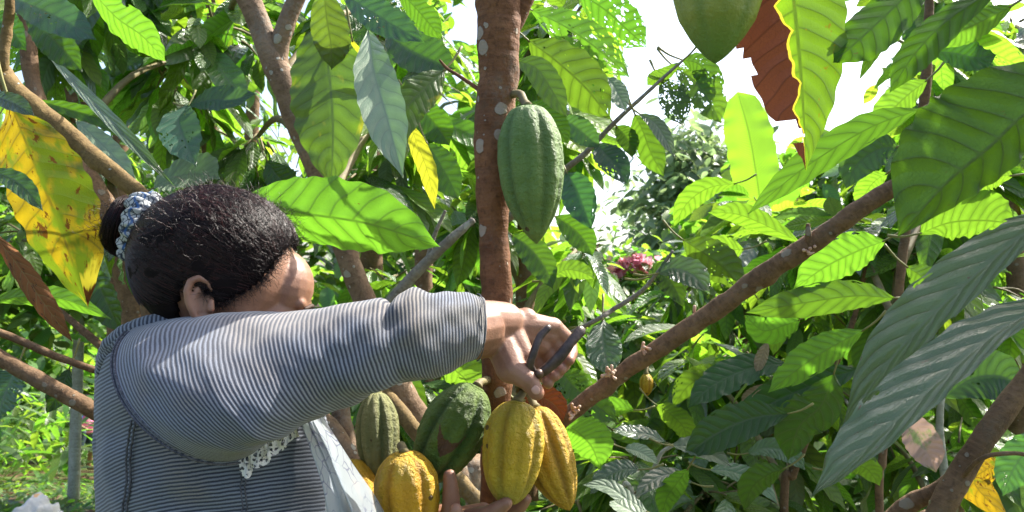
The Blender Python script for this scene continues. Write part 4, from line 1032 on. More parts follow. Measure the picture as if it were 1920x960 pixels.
# left arm and the open hand under the pod
pc((420, 735, 1.09), (560, 960, 1.10), .048, .042); pc((560, 960, 1.10), (720, 985, 1.03), .040, .031); pc((720, 985, 1.03), (828, 985, .985), .030, .027)
for k in [(905, 962, .985), (900, 975, .965), (895, 990, .945)]: cap(P(835, 985, .98), P(*k), .020, .0135, 14)
chain([(842, 985, .970, .0165), (846, 950, .955, .0118), (845, 918, .952, .0102), (843, 892, .952, .0082)])          # thumb
chain([(880, 966, .99, .0125), (918, 962, .99, .0115), (955, 963, .985, .0102), (976, 948, .978, .0092), (986, 936, .974, .0075)])
chain([(880, 972, .965, .0125), (912, 966, .945, .0112), (933, 955, .938, .0098), (949, 944, .934, .0080)])
chain([(870, 985, .95, .0120), (858, 975, .925, .0100), (855, 956, .918, .0078)])
chain([(890, 992, .945, .0125), (935, 996, .935, .011), (970, 990, .935, .009)])
m_skin = None
def skin_mat():
    t = NT('skin'); co = t.obco()
    n = t.noise(co, 40, 5, 0.6); n2 = t.noise(co, 420, 3); n3 = t.noise(co, 9, 2)
    c = t.mix(t.ss(n, .3, .7), (0.215, 0.105, 0.064), (0.29, 0.15, 0.095))
    c = t.mix(t.math('MULTIPLY', t.ss(n3, .5, .7), .4), c, (0.28, 0.105, 0.07))
    h = t.math('ADD', n2, t.math('MULTIPLY', n, .6))
    return t.done(t.bsdf(c, .5, .45, t.bump(h, .35, .0012), Subsurface_Weight=0.12, Subsurface_Scale=0.02, Subsurface_Radius=(1, .35, .2)))
m_skin = skin_mat()
bo = body.build('body', m_skin, W)
md = bo.modifiers.new('fuse', 'REMESH'); md.mode = 'VOXEL'; md.voxel_size = 0.0019; md.use_smooth_shade = True
md2 = bo.modifiers.new('soft', 'SMOOTH'); md2.factor = .5; md2.iterations = 2
dg = bpy.context.evaluated_depsgraph_get()
ev = bo.evaluated_get(dg); me = bpy.data.meshes.new_from_object(ev, depsgraph=dg)
old = bo.data; bo.modifiers.clear(); bo.data = me; me.name = 'body'
if not me.materials: me.materials.append(m_skin)
me.polygons.foreach_set('use_smooth', np.ones(len(me.polygons), bool))

# eyes, nails
m_eye = simple_mat('eye', (0.5, 0.48, 0.45), rough=.15, bump=0)
for sgn in (1, -1):
    V, Fc = ellipsoid(hp(.0765, sgn * .029, -.008), (hf, hr, hu), (.0115, .0115, .0115)); obj('eye', V, Fc, m_eye, W)
m_brow = simple_mat('eyebrow_hair', (0.07, .04, .028), rough=.8)
for sgn in (1, -1):
    V, Fc, uv = tube([hp(.0985, sgn * .012, .007), hp(.0915, sgn * .034, .012), hp(.0765, sgn * .052, .006)], [.0018, .0030, .0012], 8, 10, .3); obj('eyebrow', V, Fc, m_brow, W, uv=uv)
m_nail = simple_mat('nail', (0.50, 0.28, 0.21), (0.45, 0.24, 0.18), rough=.3, bump=.05)
def nail(c, T, N, l, w):
    T = nrm(T); N = nrm(N - (N @ T) * T); S = np.cross(T, N)
    V, Fc = ellipsoid(c, (T, S, N), (l, w, .0012), 16, 8); obj('fingernail', V, Fc, m_nail, W)
def nl(p, q, r, l=.0062, w=.0046):
    p = P(*p); q = P(*q); T = nrm(q - p); N = nrm((CAM - q) - ((CAM - q) @ T) * T); nail(q - T * .001 + N * (r - .0004), T, N, l, w)
nl((990, 713, .912), (1005, 732, .910), .0100, .006, .005)

# --- hair
def hair_mat():
    t = NT('hair_dark'); co = t.obco()
    r = t.n('ShaderNodeAttribute', attribute_name='rnd').outputs['Fac']
    n = t.noise(co, 60, 4)
    c = t.mix(t.ss(r, .55, .95), (0.008, 0.006, 0.006), (0.055, 0.014, 0.013))
    c = t.mix(t.math('MULTIPLY', n, .4), c, (0.02, 0.008, 0.010))
    return t.done(t.bsdf(c, .38, .30))
m_hair = hair_mat()
def hair_base_mat():
    t = NT('hair_mass'); co = t.obco()
    s = t.noise(t.vmul(co, (60.0, 60.0, 260.0)), 1.0, 5, .7)
    c = t.mix(s, (0.004, 0.004, 0.005), (0.013, 0.008, 0.008))
    return t.done(t.bsdf(c, .7, .06, t.bump(s, .4, .003)))
m_hairb = hair_base_mat()
hx = nrm([math.cos(R(8)), math.sin(R(8)), 0]); hy_ = nrm([math.sin(R(8)), -math.cos(R(8)), 0]); hz = np.array([0, 0, 1.0])
HH = P(400, 482, .95)
FACE = [(640, 400), (566, 428), (548, 455), (532, 485), (514, 515), (492, 540), (455, 560), (428, 572), (415, 545), (398, 522), (380, 524), (367, 545), (363, 575), (363, 605), (368, 660), (640, 700)]
def hair_pt(th, ph, k=1.0):
    """th around the vertical (0 = front), ph from the top"""
    a = math.sin(ph) * math.cos(th); b = math.sin(ph) * math.sin(th); c = math.cos(ph)
    ra = .103 if a > 0 else .098; rc = .0865 if c > 0 else .105
    # flatter sides, fuller crown
    p = np.array([a * ra, b * .086, c * rc])
    if c < 0: p[0] *= 1 - .18 * c * c if a < 0 else 1.0
    return HH + k * (hx * p[0] + hy_ * p[1] + hz * p[2])
def kept(p):
    q = p - HH; a = q @ hx; c = q @ hz
    # side elevation, as seen square on
    X = 400 + a * F / .95; Y = 482 - c * F / .95
    return not bool(inpoly(np.array([X]), np.array([Y]), FACE)[0])
nth, nph = 96, 60
VH = np.array([[hair_pt(2 * math.pi * k / nth, math.pi * (i + .5) / nph * .93) for k in range(nth)] for i in range(nph)]).reshape(-1, 3)
VH = np.array([v + nrm(v - HH) * (.0016 * mnoise.noise(Vector((v * 40).tolist())) + .0010 * mnoise.noise(Vector((v * 130).tolist()))) for v in VH])
FH = grid_faces(nph, nth, True)
FH = FH[np.array([kept(VH[f].mean(0)) for f in FH])]
ho = obj('hair', VH, [tuple(f) for f in FH], m_hairb, W)
sm_ = ho.modifiers.new('thickness', 'SOLIDIFY'); sm_.thickness = .010; sm_.offset = -1
# bun
BC = P(233, 424, .965)
Vb, Fb = ellipsoid(BC, (nrm([1, .1, -.1]), nrm([.1, -1, 0]), nrm([.12, 0, 1])), (.022, .034, .036), 48, 30)
Vb = np.array([v + nrm(v - BC) * (.004 * mnoise.noise(Vector((v * 55).tolist())) + .002 * mnoise.noise(Vector((v * 160).tolist()))) for v in Vb])
bun = obj('hair_bun', Vb, Fb, m_hairb, W)
# strands
hrng = np.random.default_rng(5)
def strands(name, paths, rad, parent, cols):
    Vs = []; Fs = []; rn = []; n0 = 0
    for pth, cv in zip(paths, cols):
        k = len(pth); T = np.gradient(pth, axis=0); T /= np.linalg.norm(T, axis=1)[:, None] + 1e-9
        A = np.cross(T, np.array([.3, .5, .8])); A /= np.linalg.norm(A, axis=1)[:, None] + 1e-9; B_ = np.cross(T, A)
        r = rad * np.linspace(1, .5, k)[:, None]
        for th in (0, 2.094, 4.189): Vs.append(pth + r * (math.cos(th) * A + math.sin(th) * B_))
        f = []
        for i in range(k - 1):
            for s in range(3):
                s2 = (s + 1) % 3
                f.append((n0 + s * k + i, n0 + s2 * k + i, n0 + s2 * k + i + 1, n0 + s * k + i + 1))
        Fs += f; n0 += 3 * k; rn.append(np.full(3 * k, cv))
    return obj(name, np.vstack(Vs), np.array(Fs), m_hair, parent, rnd=np.concatenate(rn))
paths = []; cols = []
target = BC + np.array([.03, 0, .005])
def surf(p, k=1.0):
    q = p - HH; a, b, c = q @ hx, q @ hy_, q @ hz
    rc = .0865 if c > 0 else .105
    s = math.sqrt((a / (.103 if a > 0 else .098)) ** 2 + (b / .086) ** 2 + (c / rc) ** 2)
    return HH + q / s * k
tries = 0
while len(paths) < 9000 and tries < 60000:
    tries += 1
    th = hrng.uniform(0, 2 * math.pi); ph = math.acos(hrng.uniform(-.55, 1))
    p = hair_pt(th, ph)
    if not kept(p) or (p - HH) @ hy_ < -.05: continue
    front = (p - HH) @ hx + .5 * ((p - HH) @ hz) > hrng.normal(.045, .02)
    k0 = hrng.uniform(1.0, 1.02 if front else 1.004)
    n_ = 7; L_ = hrng.uniform(.008, .03) if front else hrng.uniform(.03, .08)
    cur = p.copy(); pth = [surf(cur, k0)]
    wob = hrng.normal(0, 1, 3); fr_ = .9 if front else .10
    for i in range(n_ - 1):
        dirv = nrm(target - cur); nrm_ = nrm(cur - HH)
        dirv = nrm(dirv - (dirv @ nrm_) * nrm_)
        side = np.cross(nrm_, dirv)
        wob = wob * .6 + hrng.normal(0, .7, 3)
        cur = cur + (dirv + fr_ * (.6 * side * wob[0] + .25 * dirv * wob[1])) * (L_ / n_)
        pth.append(surf(cur, k0 + (.001 + .03 * front) * abs(wob[2]) * i / n_ * hrng.uniform(.2, 1)))
    paths.append(np.array(pth)); cols.append(hrng.uniform())
# frizz that leaves the outline
for _ in range(1800):
    th = hrng.uniform(-2.4, 2.4); ph = math.acos(hrng.uniform(-.1, 1))
    p = hair_pt(th, ph)
    if not kept(p): continue
    nrm_ = nrm(p - HH); d_ = nrm(nrm_ * .7 + hrng.normal(0, .6, 3)); L_ = hrng.uniform(.006, .030); cur = p * 1.0; pth = [cur]
    for i in range(6):
        d_ = nrm(d_ + hrng.normal(0, .45, 3)); cur = cur + d_ * L_ / 6; pth.append(cur)
    paths.append(np.array(pth)); cols.append(hrng.uniform())
# bun strands
for _ in range(900):
    dv = nrm(hrng.normal(0, 1, 3)); ax_ = nrm([1, .1, -.1]); sd = nrm(np.cross(ax_, dv)); pth = []
    a0 = hrng.uniform(0, 6.28); la = hrng.uniform(-.8, .8); ln = hrng.uniform(.5, 1.4); k0 = hrng.uniform(1.0, 1.10)
    for i in range(7):
        a1 = a0 + ln * i / 6
        q = np.array([la + .12 * math.sin(a1 * 2), math.cos(a1) * math.sqrt(1 - la * la), math.sin(a1) * math.sqrt(1 - la * la)]) * k0
        pth.append(BC + nrm([1, .1, -.1]) * q[0] * .022 + nrm([.1, -1, 0]) * q[1] * .034 + nrm([.12, 0, 1]) * q[2] * .036)
    paths.append(np.array(pth)); cols.append(hrng.uniform())
# loose hair behind the bun and baby hair at the temple
for _ in range(160):
    p = BC + nrm(hrng.normal(0, 1, 3)) * .033; d_ = nrm(np.array([-.8, 0, .1]) + hrng.normal(0, .7, 3)); cur = p; pth = [cur]; L_ = hrng.uniform(.01, .035)
    for i in range(6):
        d_ = nrm(d_ + hrng.normal(0, .5, 3)); cur = cur + d_ * L_ / 6; pth.append(cur)
    paths.append(np.array(pth)); cols.append(hrng.uniform())
for _ in range(520):
    k = hrng.integers(2, 9); x, y = FACE[k]; x2, y2 = FACE[k + 1] if k < 8 else FACE[k]; f_ = hrng.uniform()
    x = x + (x2 - x) * f_; y = y + (y2 - y) * f_
    a_ = (x - 400) * .95 / F; c_ = (482 - y) * .95 / F
    b_ = .086 * math.sqrt(max(0, 1 - (a_ / .112) ** 2 - (c_ / .11) ** 2))
    p = HH + hx * a_ + hy_ * (b_ - .002) + hz * c_; d_ = nrm(np.array([.6, -.05, -.5]) + hrng.normal(0, .4, 3)); cur = p; pth = [cur]; L_ = hrng.uniform(.006, .022)
    for i in range(6):
        d_ = nrm(d_ + hrng.normal(0, .4, 3)); cur = cur + d_ * L_ / 6; pth.append(cur)
    paths.append(np.array(pth)); cols.append(hrng.uniform(0, .6))
strands('hair_strand', paths, .00026, ho, cols)
# scrunchie
SC = P(270, 430, .955); sa = nrm([1, .08, -.15]); sb = nrm([.08, -1, 0]); sc_ = nrm(np.cross(sa, sb)); sc_ = sc_ if sc_[2] > 0 else -sc_
Vs = []; us = []
n1, n2 = 120, 18
for i in range(n1):
    th = 2 * math.pi * i / n1
    ruf = 1 + .25 * math.sin(th * 17) + .15 * math.sin(th * 29 + 1)
    cen = SC + sb * .033 * math.cos(th) + sc_ * .036 * math.sin(th)
    out = nrm(sb * math.cos(th) + sc_ * math.sin(th))
    for k in range(n2):
        a_ = 2 * math.pi * k / n2
        Vs.append(cen + sa * (.015 * math.cos(a_) * (1 + .2 * math.sin(th * 11)) + .004 * math.sin(th * 13)) + out * .0095 * ruf * math.sin(a_)); us.append((th / 6.283, k / n2))
Fs = [(i * n2 + k, i * n2 + (k + 1) % n2, ((i + 1) % n1) * n2 + (k + 1) % n2, ((i + 1) % n1) * n2 + k) for i in range(n1) for k in range(n2)]
def scr_mat():
    t = NT('printed_cotton'); co = t.obco(); uv, ux, v = t.uvxy()
    n = t.vor(co, 120, 'DISTANCE_TO_EDGE'); n2 = t.noise(co, 90, 4)
    c = t.mix(t.ss(n, .02, .10), (0.02, 0.028, 0.04), (0.38, 0.39, 0.38))
    c = t.mix(t.ss(n2, .50, .60), c, (0.03, 0.04, 0.06))
    band = t.math('LESS_THAN', t.math('ABSOLUTE', t.math('SUBTRACT', v, .27)), .018)
    c = t.mix(t.math('MULTIPLY', band, .8), c, (0.03, 0.09, 0.22))
    return t.done(t.bsdf(c, .8, .2, t.bump(n2, .4, .002)))
obj('hair_scrunchie', np.array(Vs), np.array(Fs), scr_mat(), W, uv=np.array(us))

# --- clothing
def stripe_mat(name, period, soft=.20, tone=1.0, cuff=None):
    t = NT(name); co = t.obco(); uv, ux, v = t.uvxy()
    w = t.noise(co, 30, 3); w2 = t.noise(co, 900, 2); w3 = t.noise(co, 8, 3)
    ph = t.math('MULTIPLY', v, 1.0 / period)
    ph = t.math('ADD', ph, t.math('MULTIPLY', t.math('SUBTRACT', w, .5), .7))
    tri = t.math('ABSOLUTE', t.math('SUBTRACT', t.math('FRACT', ph), .5))      # 0 centre of the light stripe
    tri = t.math('ADD', tri, t.math('MULTIPLY', t.math('SUBTRACT', w2, .5), .30))
    m = t.ss(tri, .25 - soft * .5, .25 + soft * .5)
    light = t.mix(w2, (0.125 * tone, 0.142 * tone, 0.178 * tone), (0.23 * tone, 0.248 * tone, 0.29 * tone))
    light = t.mix(t.math('MULTIPLY', t.ss(w3, .46, .66), .55), light, (0.24 * tone, 0.19 * tone, 0.14 * tone))
    dark = t.mix(w2, (0.020, 0.024, 0.037), (0.050, 0.056, 0.075))
    c = t.mix(m, light, dark)
    if cuff:
        soil = t.math('MULTIPLY', t.ss(t.math('ADD', v, t.math('MULTIPLY', t.math('SUBTRACT', w3, .5), .10)), cuff[0], cuff[1]), t.ss(w, .30, .65))
        c = t.mix(t.math('MULTIPLY', soil, .55), c, t.mix(m, (0.17, 0.145, 0.10), (0.055, 0.048, 0.038)))
    h = t.math('ADD', t.math('MULTIPLY', tri, -1.0), t.math('MULTIPLY', w2, .5))
    return t.done(t.bsdf(c, .85, .15, t.bump(h, .6, .0016), Sheen_Weight=.25))
m_str = stripe_mat('striped_knit_body', .0049); m_str2 = stripe_mat('striped_knit_sleeve', .0043)
m_seam = simple_mat('seam_thread', (0.03, 0.033, 0.045), (0.12, 0.12, 0.14), 300, .9)

TR = [  # y, left x, right x, depth centre, half depth
    (602, 296, 392, .985, .060), (612, 262, 440, .985, .085), (628, 222, 478, .985, .110), (650, 190, 515, .98, .112), (672, 180, 545, .975, .120), (700, 178, 575, .97, .126),
    (760, 177, 606, .965, .130), (830, 176, 624, .965, .132), (900, 176, 640, .965, .134), (960, 180, 650, .965, .136), (1060, 184, 660, .965, .17), (1200, 190, 660, .965, .17), (1420, 180, 665, .965, .175)]
TRy = np.array([r[0] for r in TR], float)
def torso(y, th):
    L_, R_, d_, h_ = [np.interp(y, TRy, [r[i] for r in TR]) for i in (1, 2, 3, 4)]
    c_, s_ = math.cos(th), math.sin(th)
    e = .82
    x = (L_ + R_) / 2 + (R_ - L_) / 2 * math.copysign(abs(c_) ** e, c_)
    return x, d_ - h_ * math.copysign(abs(s_) ** e, s_)
ys = np.concatenate([np.linspace(602, 720, 40), np.linspace(724, 1420, 110)]); nt_ = 120
Vt = []; ut = []
for y in ys:
    for k in range(nt_):
        th = 2 * math.pi * k / nt_
        x, d_ = torso(y, th)
        yy = y - 30 * math.exp(-((y - 640) / 60) ** 2) * 0
        p = P(x, yy, d_)
        fold_ = .007 * mnoise.noise(Vector((p[0] * 9, p[1] * 9, p[2] * 22))) + .005 * mnoise.noise(Vector((p[0] * 22 + 4, p[1] * 20, p[2] * 30)))
        p = p + np.array([0, -1, 0]) * fold_ * (1 if math.sin(th) > 0 else -1)
        gx_ = 60 * math.exp(-max(0, x - 178) / 80.0)
        s = (y - gx_ + .07 * (x - 400) + 5 * math.sin(x * .012)) * .97 / F
        Vt.append(p); ut.append((k / nt_, s))
Ft = grid_faces(len(ys), nt_, True)
f = np.array(Vt)[Ft[len(ys) // 2 * nt_ + nt_ // 4]]
if np.cross(f[1] - f[0], f[3] - f[0])[1] > 0: Ft = Ft[:, ::-1]
shirt = obj('shirt', np.array(Vt), Ft, m_str, W, uv=np.array(ut))

SL = [  # T, B, D(px offset of the near side), depth, half depth
    ((262, 610), (455, 860), (-112, 40), .900, .085), ((330, 596), (480, 848), (-95, 22), .875, .082), ((420, 589), (520, 826), (-74, 8), .858, .078), ((520, 582), (590, 788), (-46, 2), .845, .070),
    ((620, 573), (662, 756), (-32, 0), .838, .063), ((690, 562), (722, 730), (-26, 0), .836, .057), ((738, 551), (765, 713), (-22, 0), .838, .053), ((790, 545), (808, 704), (-12, 0), .850, .049),
    ((850, 546), (854, 690), (2, 0), .875, .045), ((886, 553), (886, 677), (12, 0), .893, .041), ((903, 560), (895, 668), (14, 0), .905, .039)]
def SLT(s): return float(np.interp(s, [0, 1, 2, 3, 4, 6], [.115, .115, .10, .06, .03, 0]))
def sl_at(s):
    """smooth ring parameters at s in 0..len-1"""
    arr = np.array([[*T_, *B_, *D_, d_, h_] for T_, B_, D_, d_, h_ in SL], float)
    i = min(int(s), len(SL) - 2); t = s - i
    p = np.vstack([2 * arr[0] - arr[1], arr, 2 * arr[-1] - arr[-2]])[i:i + 4]
    return .5 * (2 * p[1] + (p[2] - p[0]) * t + (2 * p[0] - 5 * p[1] + 4 * p[2] - p[3]) * t * t + (3 * p[1] - p[0] - 3 * p[2] + p[3]) * t ** 3)
def sleeve_pt(s, th, grow_=1.0):
    v = sl_at(s); T_, B_, D_, d_, h_ = v[0:2], v[2:4], v[4:6], v[6], v[7]
    c = (T_ + B_) / 2; a = (T_ - B_) / 2
    q = c + a * math.cos(th) * grow_ + D_ * math.sin(th)
    return P(q[0], q[1], d_ - h_ * math.sin(th) * grow_ + SLT(s) * (math.cos(th) - 1) * .5)
ns_, nt2 = 240, 84
ss_ = np.linspace(0, len(SL) - 1, ns_)
cl = np.array([(sleeve_pt(s, math.pi / 2)) for s in ss_]); al = np.concatenate([[0], np.cumsum(np.linalg.norm(np.diff(cl, axis=0), axis=1))])
m_str2 = stripe_mat('striped_knit_soiled_sleeve', .0043, cuff=(al[-1] * .58, al[-1] * .92))
Vs = []; us = []
for i, s in enumerate(ss_):
    for k in range(nt2):
        th = 2 * math.pi * k / nt2
        p = sleeve_pt(s, th); c = sleeve_pt(s, 0) * .5 + sleeve_pt(s, math.pi) * .5
        o = nrm(p - c)
        # wrinkles run around the arm, deepest at the elbow
        wr = .0030 * mnoise.noise(Vector((al[i] * 34 + math.cos(th) * 1.2, math.sin(th) * 1.1, math.cos(th) * 1.1))) + .0065 * mnoise.noise(Vector((p * 13).tolist())) + .0035 * mnoise.noise(Vector((al[i] * 22 - math.cos(th) * 2.6 + 7, math.sin(th) * 1.5, 3.0)))
        wr += .009 * math.exp(-((s - 5.9) / .25) ** 2) * -max(0, math.cos(th)) * 1.0 + .004 * math.exp(-((s - 6.8) / .3) ** 2) * max(0, math.cos(th))
        hem = -.0 if i < ns_ - 6 else .0012
        p = p + o * (wr * min(1, s * 1.5) + hem)
        Vs.append(p); us.append((k / nt2, al[i]))
# turn the cuff in
for k in range(nt2):
    th = 2 * math.pi * k / nt2; p = sleeve_pt(len(SL) - 1.15, th, .9); Vs.append(p); us.append((k / nt2, al[-1]))
Fs = grid_faces(ns_ + 1, nt2, True)
f = np.array(Vs)[Fs[ns_ // 2 * nt2 + nt2 // 4]]
if np.cross(f[1] - f[0], f[3] - f[0])[1] > 0: Fs = Fs[:, ::-1]
sleeve = obj('sleeve', np.array(Vs), Fs, m_str2, shirt, uv=np.array(us))
# other sleeve
V, Fc, uv = tube([P(430, 700, 1.07), P(500, 850, 1.10), P(575, 975, 1.10), P(640, 985, 1.07)], [.075, .066, .06, .05], 28, 60, .06, 4)
obj('sleeve', V, Fc, m_str2, shirt, uv=uv)
# seams: around the armhole and down the side of the back
def seam(pts, r=.0016):
    mb = MB(); pts = np.array(pts); c = catmull(pts, len(pts) * 3)
    for off in (-1, 1):
        T_ = np.gradient(c, axis=0); sd = np.cross(T_, FW); sd /= np.linalg.norm(sd, axis=1)[:, None]
        q = c + sd * off * .0022
        for i in range(0, len(q) - 2, 2): mb.add(*capsule(q[i], q[i + 1] * .7 + q[i + 2] * .3, r * .8, r * .8, 6, 2))
    return mb.build('seam', m_seam, shirt)
seam([sleeve_pt(.02, th, 1.012) for th in np.linspace(.25, math.pi - .02, 46)])
def torso_near(x, y):
    best = min(np.linspace(.02, math.pi - .02, 240), key=lambda th: abs(torso(y, th)[0] - x))
    q = torso(y, best); return P(q[0], y, q[1] - .004)
seam([torso_near(247 - .08 * (y - 800) + 2 * math.sin(y * .05), y) for y in np.linspace(790, 1000, 34)])
seam([torso_near(457 + 2 * math.sin(y * .06), y) for y in np.linspace(862, 1000, 24)], .0011)
seam([sleeve_pt(9.45, th, 1.03) for th in np.linspace(0, math.pi, 40)], .0008)
# bunched collar folds on the shoulder
for pts_, r_ in (([(190, 676, .93), (214, 642, .915), (262, 614, .905), (330, 602, .905), (400, 602, .91)], .011), ([(186, 700, .93), (200, 668, .92), (232, 636, .905), (290, 616, .90), (340, 608, .90)], .008)):
    V, Fc, uv = tube([P(*q) for q in pts_], [r_ * .6, r_, r_ * 1.1, r_, r_ * .7], 14, 46, .22, 9)
    obj('collar_fold', V, Fc, m_str, shirt, uv=uv)
# lace at the armpit
lrng = np.random.default_rng(9)
def lace_mat():
    t = NT('white_lace'); co = t.obco(); uv, ux, v = t.uvxy()
    q = t.vadd(co, t.vmul(t.noise(co, 120, 2, out=1), (.004, .004, .004)))
    e = t.vor(q, 150, 'DISTANCE_TO_EDGE'); e2 = t.vor(q, 340, 'DISTANCE_TO_EDGE'); big = t.noise(co, 70, 2)
    hole = t.math('MULTIPLY', t.math('GREATER_THAN', e, .20), t.math('GREATER_THAN', big, .40))
    hole = t.math('MAXIMUM', hole, t.math('MULTIPLY', t.math('GREATER_THAN', e2, .30), t.math('LESS_THAN', big, .52)))
    b = t.bsdf((0.74, 0.72, 0.68), .8, .2, t.bump(e, .6, .001)); tp = t.n('ShaderNodeBsdfTransparent').outputs[0]
    return t.done(t.shmix(hole, b, tp))
Vl = []; ul = []; n1, n2 = 90, 14
for i in range(n1):
    t_ = i / (n1 - 1); x0 = 452 + 104 * t_; y0 = 862 - 66 * t_; ln = 30 * (.75 + .25 * abs(math.sin(t_ * 13))) * (1.15 - .45 * t_)
    for k in range(n2):
        s_ = k / (n2 - 1)
        x = x0 + s_ * (10 + 6 * math.sin(t_ * 20)); y = y0 + s_ * ln
        p_ = torso_near(min(x, 600), y) + np.array([0, -.007 - .006 * s_ * (1 + math.sin(t_ * 26)) - .002 * math.sin(t_ * 55 + s_ * 4), 0])
        Vl.append(p_); ul.append((t_, s_))
obj('lace_trim', np.array(Vl), grid_faces(n1, n2), lace_mat(), shirt, uv=np.array(ul))
# pale printed cloth hanging in front
Lp = [(570, 785, .865), (582, 830, .855), (600, 890, .85), (605, 960, .85), (600, 1100, .86)]
Rp = [(606, 778, .90), (640, 835, .90), (670, 890, .90), (712, 965, .90), (770, 1100, .90)]
cL = catmull([P(*q) for q in Lp], 50); cR = catmull([P(*q) for q in Rp], 50)
Vc = []; uc = []; nw = 40
for i in range(50):
    for k in range(nw):
        u_ = k / (nw - 1); p = cL[i] * (1 - u_) + cR[i] * u_
        p = p + FW * (.013 * math.sin(u_ * 13 + i * .03) * (.4 + i / 50) + .007 * math.sin(u_ * 29 + i * .09)) - FW * .03 * math.sin(math.pi * u_)
        Vc.append(p); uc.append((u_, i / 50))
def cloth_mat():
    t = NT('pale_printed_cloth'); co = t.obco()
    n = t.noise(co, 55, 5, .65); n2 = t.noise(co, 14, 3); v = t.vor(t.vadd(co, t.vmul(t.noise(co, 30, 2, out=1), (.03, .03, .03))), 45, 'DISTANCE_TO_EDGE')
    c = t.mix(n2, (0.40, 0.47, 0.51), (0.50, 0.53, 0.55))
    mk = t.math('MULTIPLY', t.math('SUBTRACT', 1.0, t.ss(v, .01, .05)), t.ss(n2, .40, .52))
    c = t.mix(t.math('MULTIPLY', mk, .9), c, (0.16, 0.17, 0.28))
    c = t.mix(t.math('MULTIPLY', t.ss(n, .55, .7), t.math('MULTIPLY', t.ss(n2, .46, .6), .5)), c, (0.52, 0.42, 0.42))
    td = t.n('ShaderNodeBsdfTranslucent'); t.set(td, 'Color', c)
    return t.done(t.shmix(.22, t.shmix(.4, t.bsdf(c, .35, .5, t.bump(n, .5, .003)), td.outputs[0]), t.n('ShaderNodeBsdfTransparent').outputs[0]))
so = obj('scarf', np.array(Vc), grid_faces(50, nw), cloth_mat(), W, uv=np.array(uc))
# trousers and sandals, below the frame
m_tr = simple_mat('dark_trousers', (0.03, 0.035, 0.05), (0.05, 0.055, 0.07), 80, .9)
mb = MB()
V, Fc, uv = tube([np.array([hipx, hy, 1.02]), np.array([hipx, hy, .9]), np.array([hipx, hy, .80])], [.165, .175, .15], 28, 14, .05, 2); mb.add(V, Fc, uv)
for sg in (-1, 1):
    V, Fc, uv = tube([np.array([hipx, hy + sg * .085, .92]), np.array([hipx + .02, hy + sg * .10, .48]), np.array([hipx - .01, hy + sg * .10, .10])], [.10, .075, .058], 22, 24, .08, 3 + sg); mb.add(V, Fc, uv)
mb.build('trousers', m_tr, W)
m_sh = simple_mat('rubber_sandal', (0.02, 0.02, 0.025), rough=.7)
for sg in (-1, 1):
    V, Fc = ellipsoid(np.array([hipx + .05, hy + sg * .105, .012]), (RT, np.array([0, 1.0, 0]), np.array([0, 0, 1.0])), (.14, .05, .018)); obj('sandal', V, Fc, m_sh, W)

# ================================================================== PRUNING SHEARS
S0 = P(1008, 700, .925)
sh_ = thing('pruning_shears', S0, 'worn dark steel pruning shears gripped in the raised hand', 'shears')
def metal():
    t = NT('worn_steel'); co = t.obco(); n = t.noise(co, 90, 5, .65); n2 = t.noise(co, 20, 3)
    c = t.mix(t.ss(n, .35, .7), (0.030, 0.018, 0.014), (0.085, 0.055, 0.044)); c = t.mix(t.ss(n2, .55, .7), c, (0.10, 0.048, 0.026))
    return t.done(t.bsdf(c, .42, .5, t.bump(n, .6, .0016), Metallic=.15))
m_met = metal()
def handle(pts, wid, thick):
    c = catmull([P(*q[:3]) for q in pts], 40); w = np.interp(np.linspace(0, 1, 40), np.linspace(0, 1, len(wid)), wid)
    T_ = np.gradient(c, axis=0); T_ /= np.linalg.norm(T_, axis=1)[:, None]
    V = []; n_ = 16
    for i in range(40):
        sd = nrm(np.cross(T_[i], FW)); up = np.cross(sd, T_[i])
        taper = min(1, (i + 1) / 3, (40 - i) / 3) ** .5
        for k in range(n_):
            a_ = 2 * math.pi * k / n_; ca, sa_ = math.cos(a_), math.sin(a_)
            rim = 1 - .45 * math.exp(-(ca / .45) ** 2) * (sa_ > 0)        # a channel along the face
            V.append(c[i] + sd * w[i] * .5 * math.copysign(abs(ca) ** .7, ca) * taper + up * thick * .5 * math.copysign(abs(sa_) ** .7, sa_) * rim * taper)
    mb = MB(); mb.add(V, [tuple(f) for f in grid_faces(40, n_, True)])
    mb.F.append(tuple(range(n_))[::-1]); mb.F.append(tuple(39 * n_ + k for k in range(n_)))
    return mb.build('handle', m_met, sh_)
handle([(1031, 611, .925), (1012, 632, .918), (1001, 660, .912), (994, 684, .912), (1004, 704, .918)], [.0085, .0095, .0095, .010, .010], .010)
handle([(1093, 615, .935), (1070, 642, .925), (1048, 670, .920), (1024, 692, .920), (1000, 708, .922)], [.0140, .0120, .0145, .0130, .010], .012)
V, Fc = capsule(P(1010, 701, .910), P(1010, 701, .928), .006, .006); obj('pivot_bolt', V, Fc, m_met, sh_)
def blade(pts, wid):
    c = catmull([P(*q) for q in pts], 16); w = np.interp(np.linspace(0, 1, 16), np.linspace(0, 1, len(wid)), wid)
    V = []
    for i in range(16):
        T_ = nrm(c[min(i + 1, 15)] - c[max(i - 1, 0)]); sd = nrm(np.cross(T_, FW))
        for a_, b_ in ((-.5, -.0012), (.5, -.0004), (.5, .0004), (-.5, .0012)): V.append(c[i] + sd * w[i] * a_ + FW * b_)
    mb = MB(); mb.add(V, [tuple(f) for f in grid_faces(16, 4, True)]); mb.F += [(3, 2, 1, 0), (60, 61, 62, 63)]
    return mb.build('blade', m_met, sh_)
blade([(1006, 702, .921), (990, 712, .945), (978, 722, .965), (968, 736, .98)], [.012, .015, .012, .003])
blade([(1008, 706, .925), (996, 722, .948), (986, 730, .968), (972, 742, .982)], [.010, .010, .008, .003])
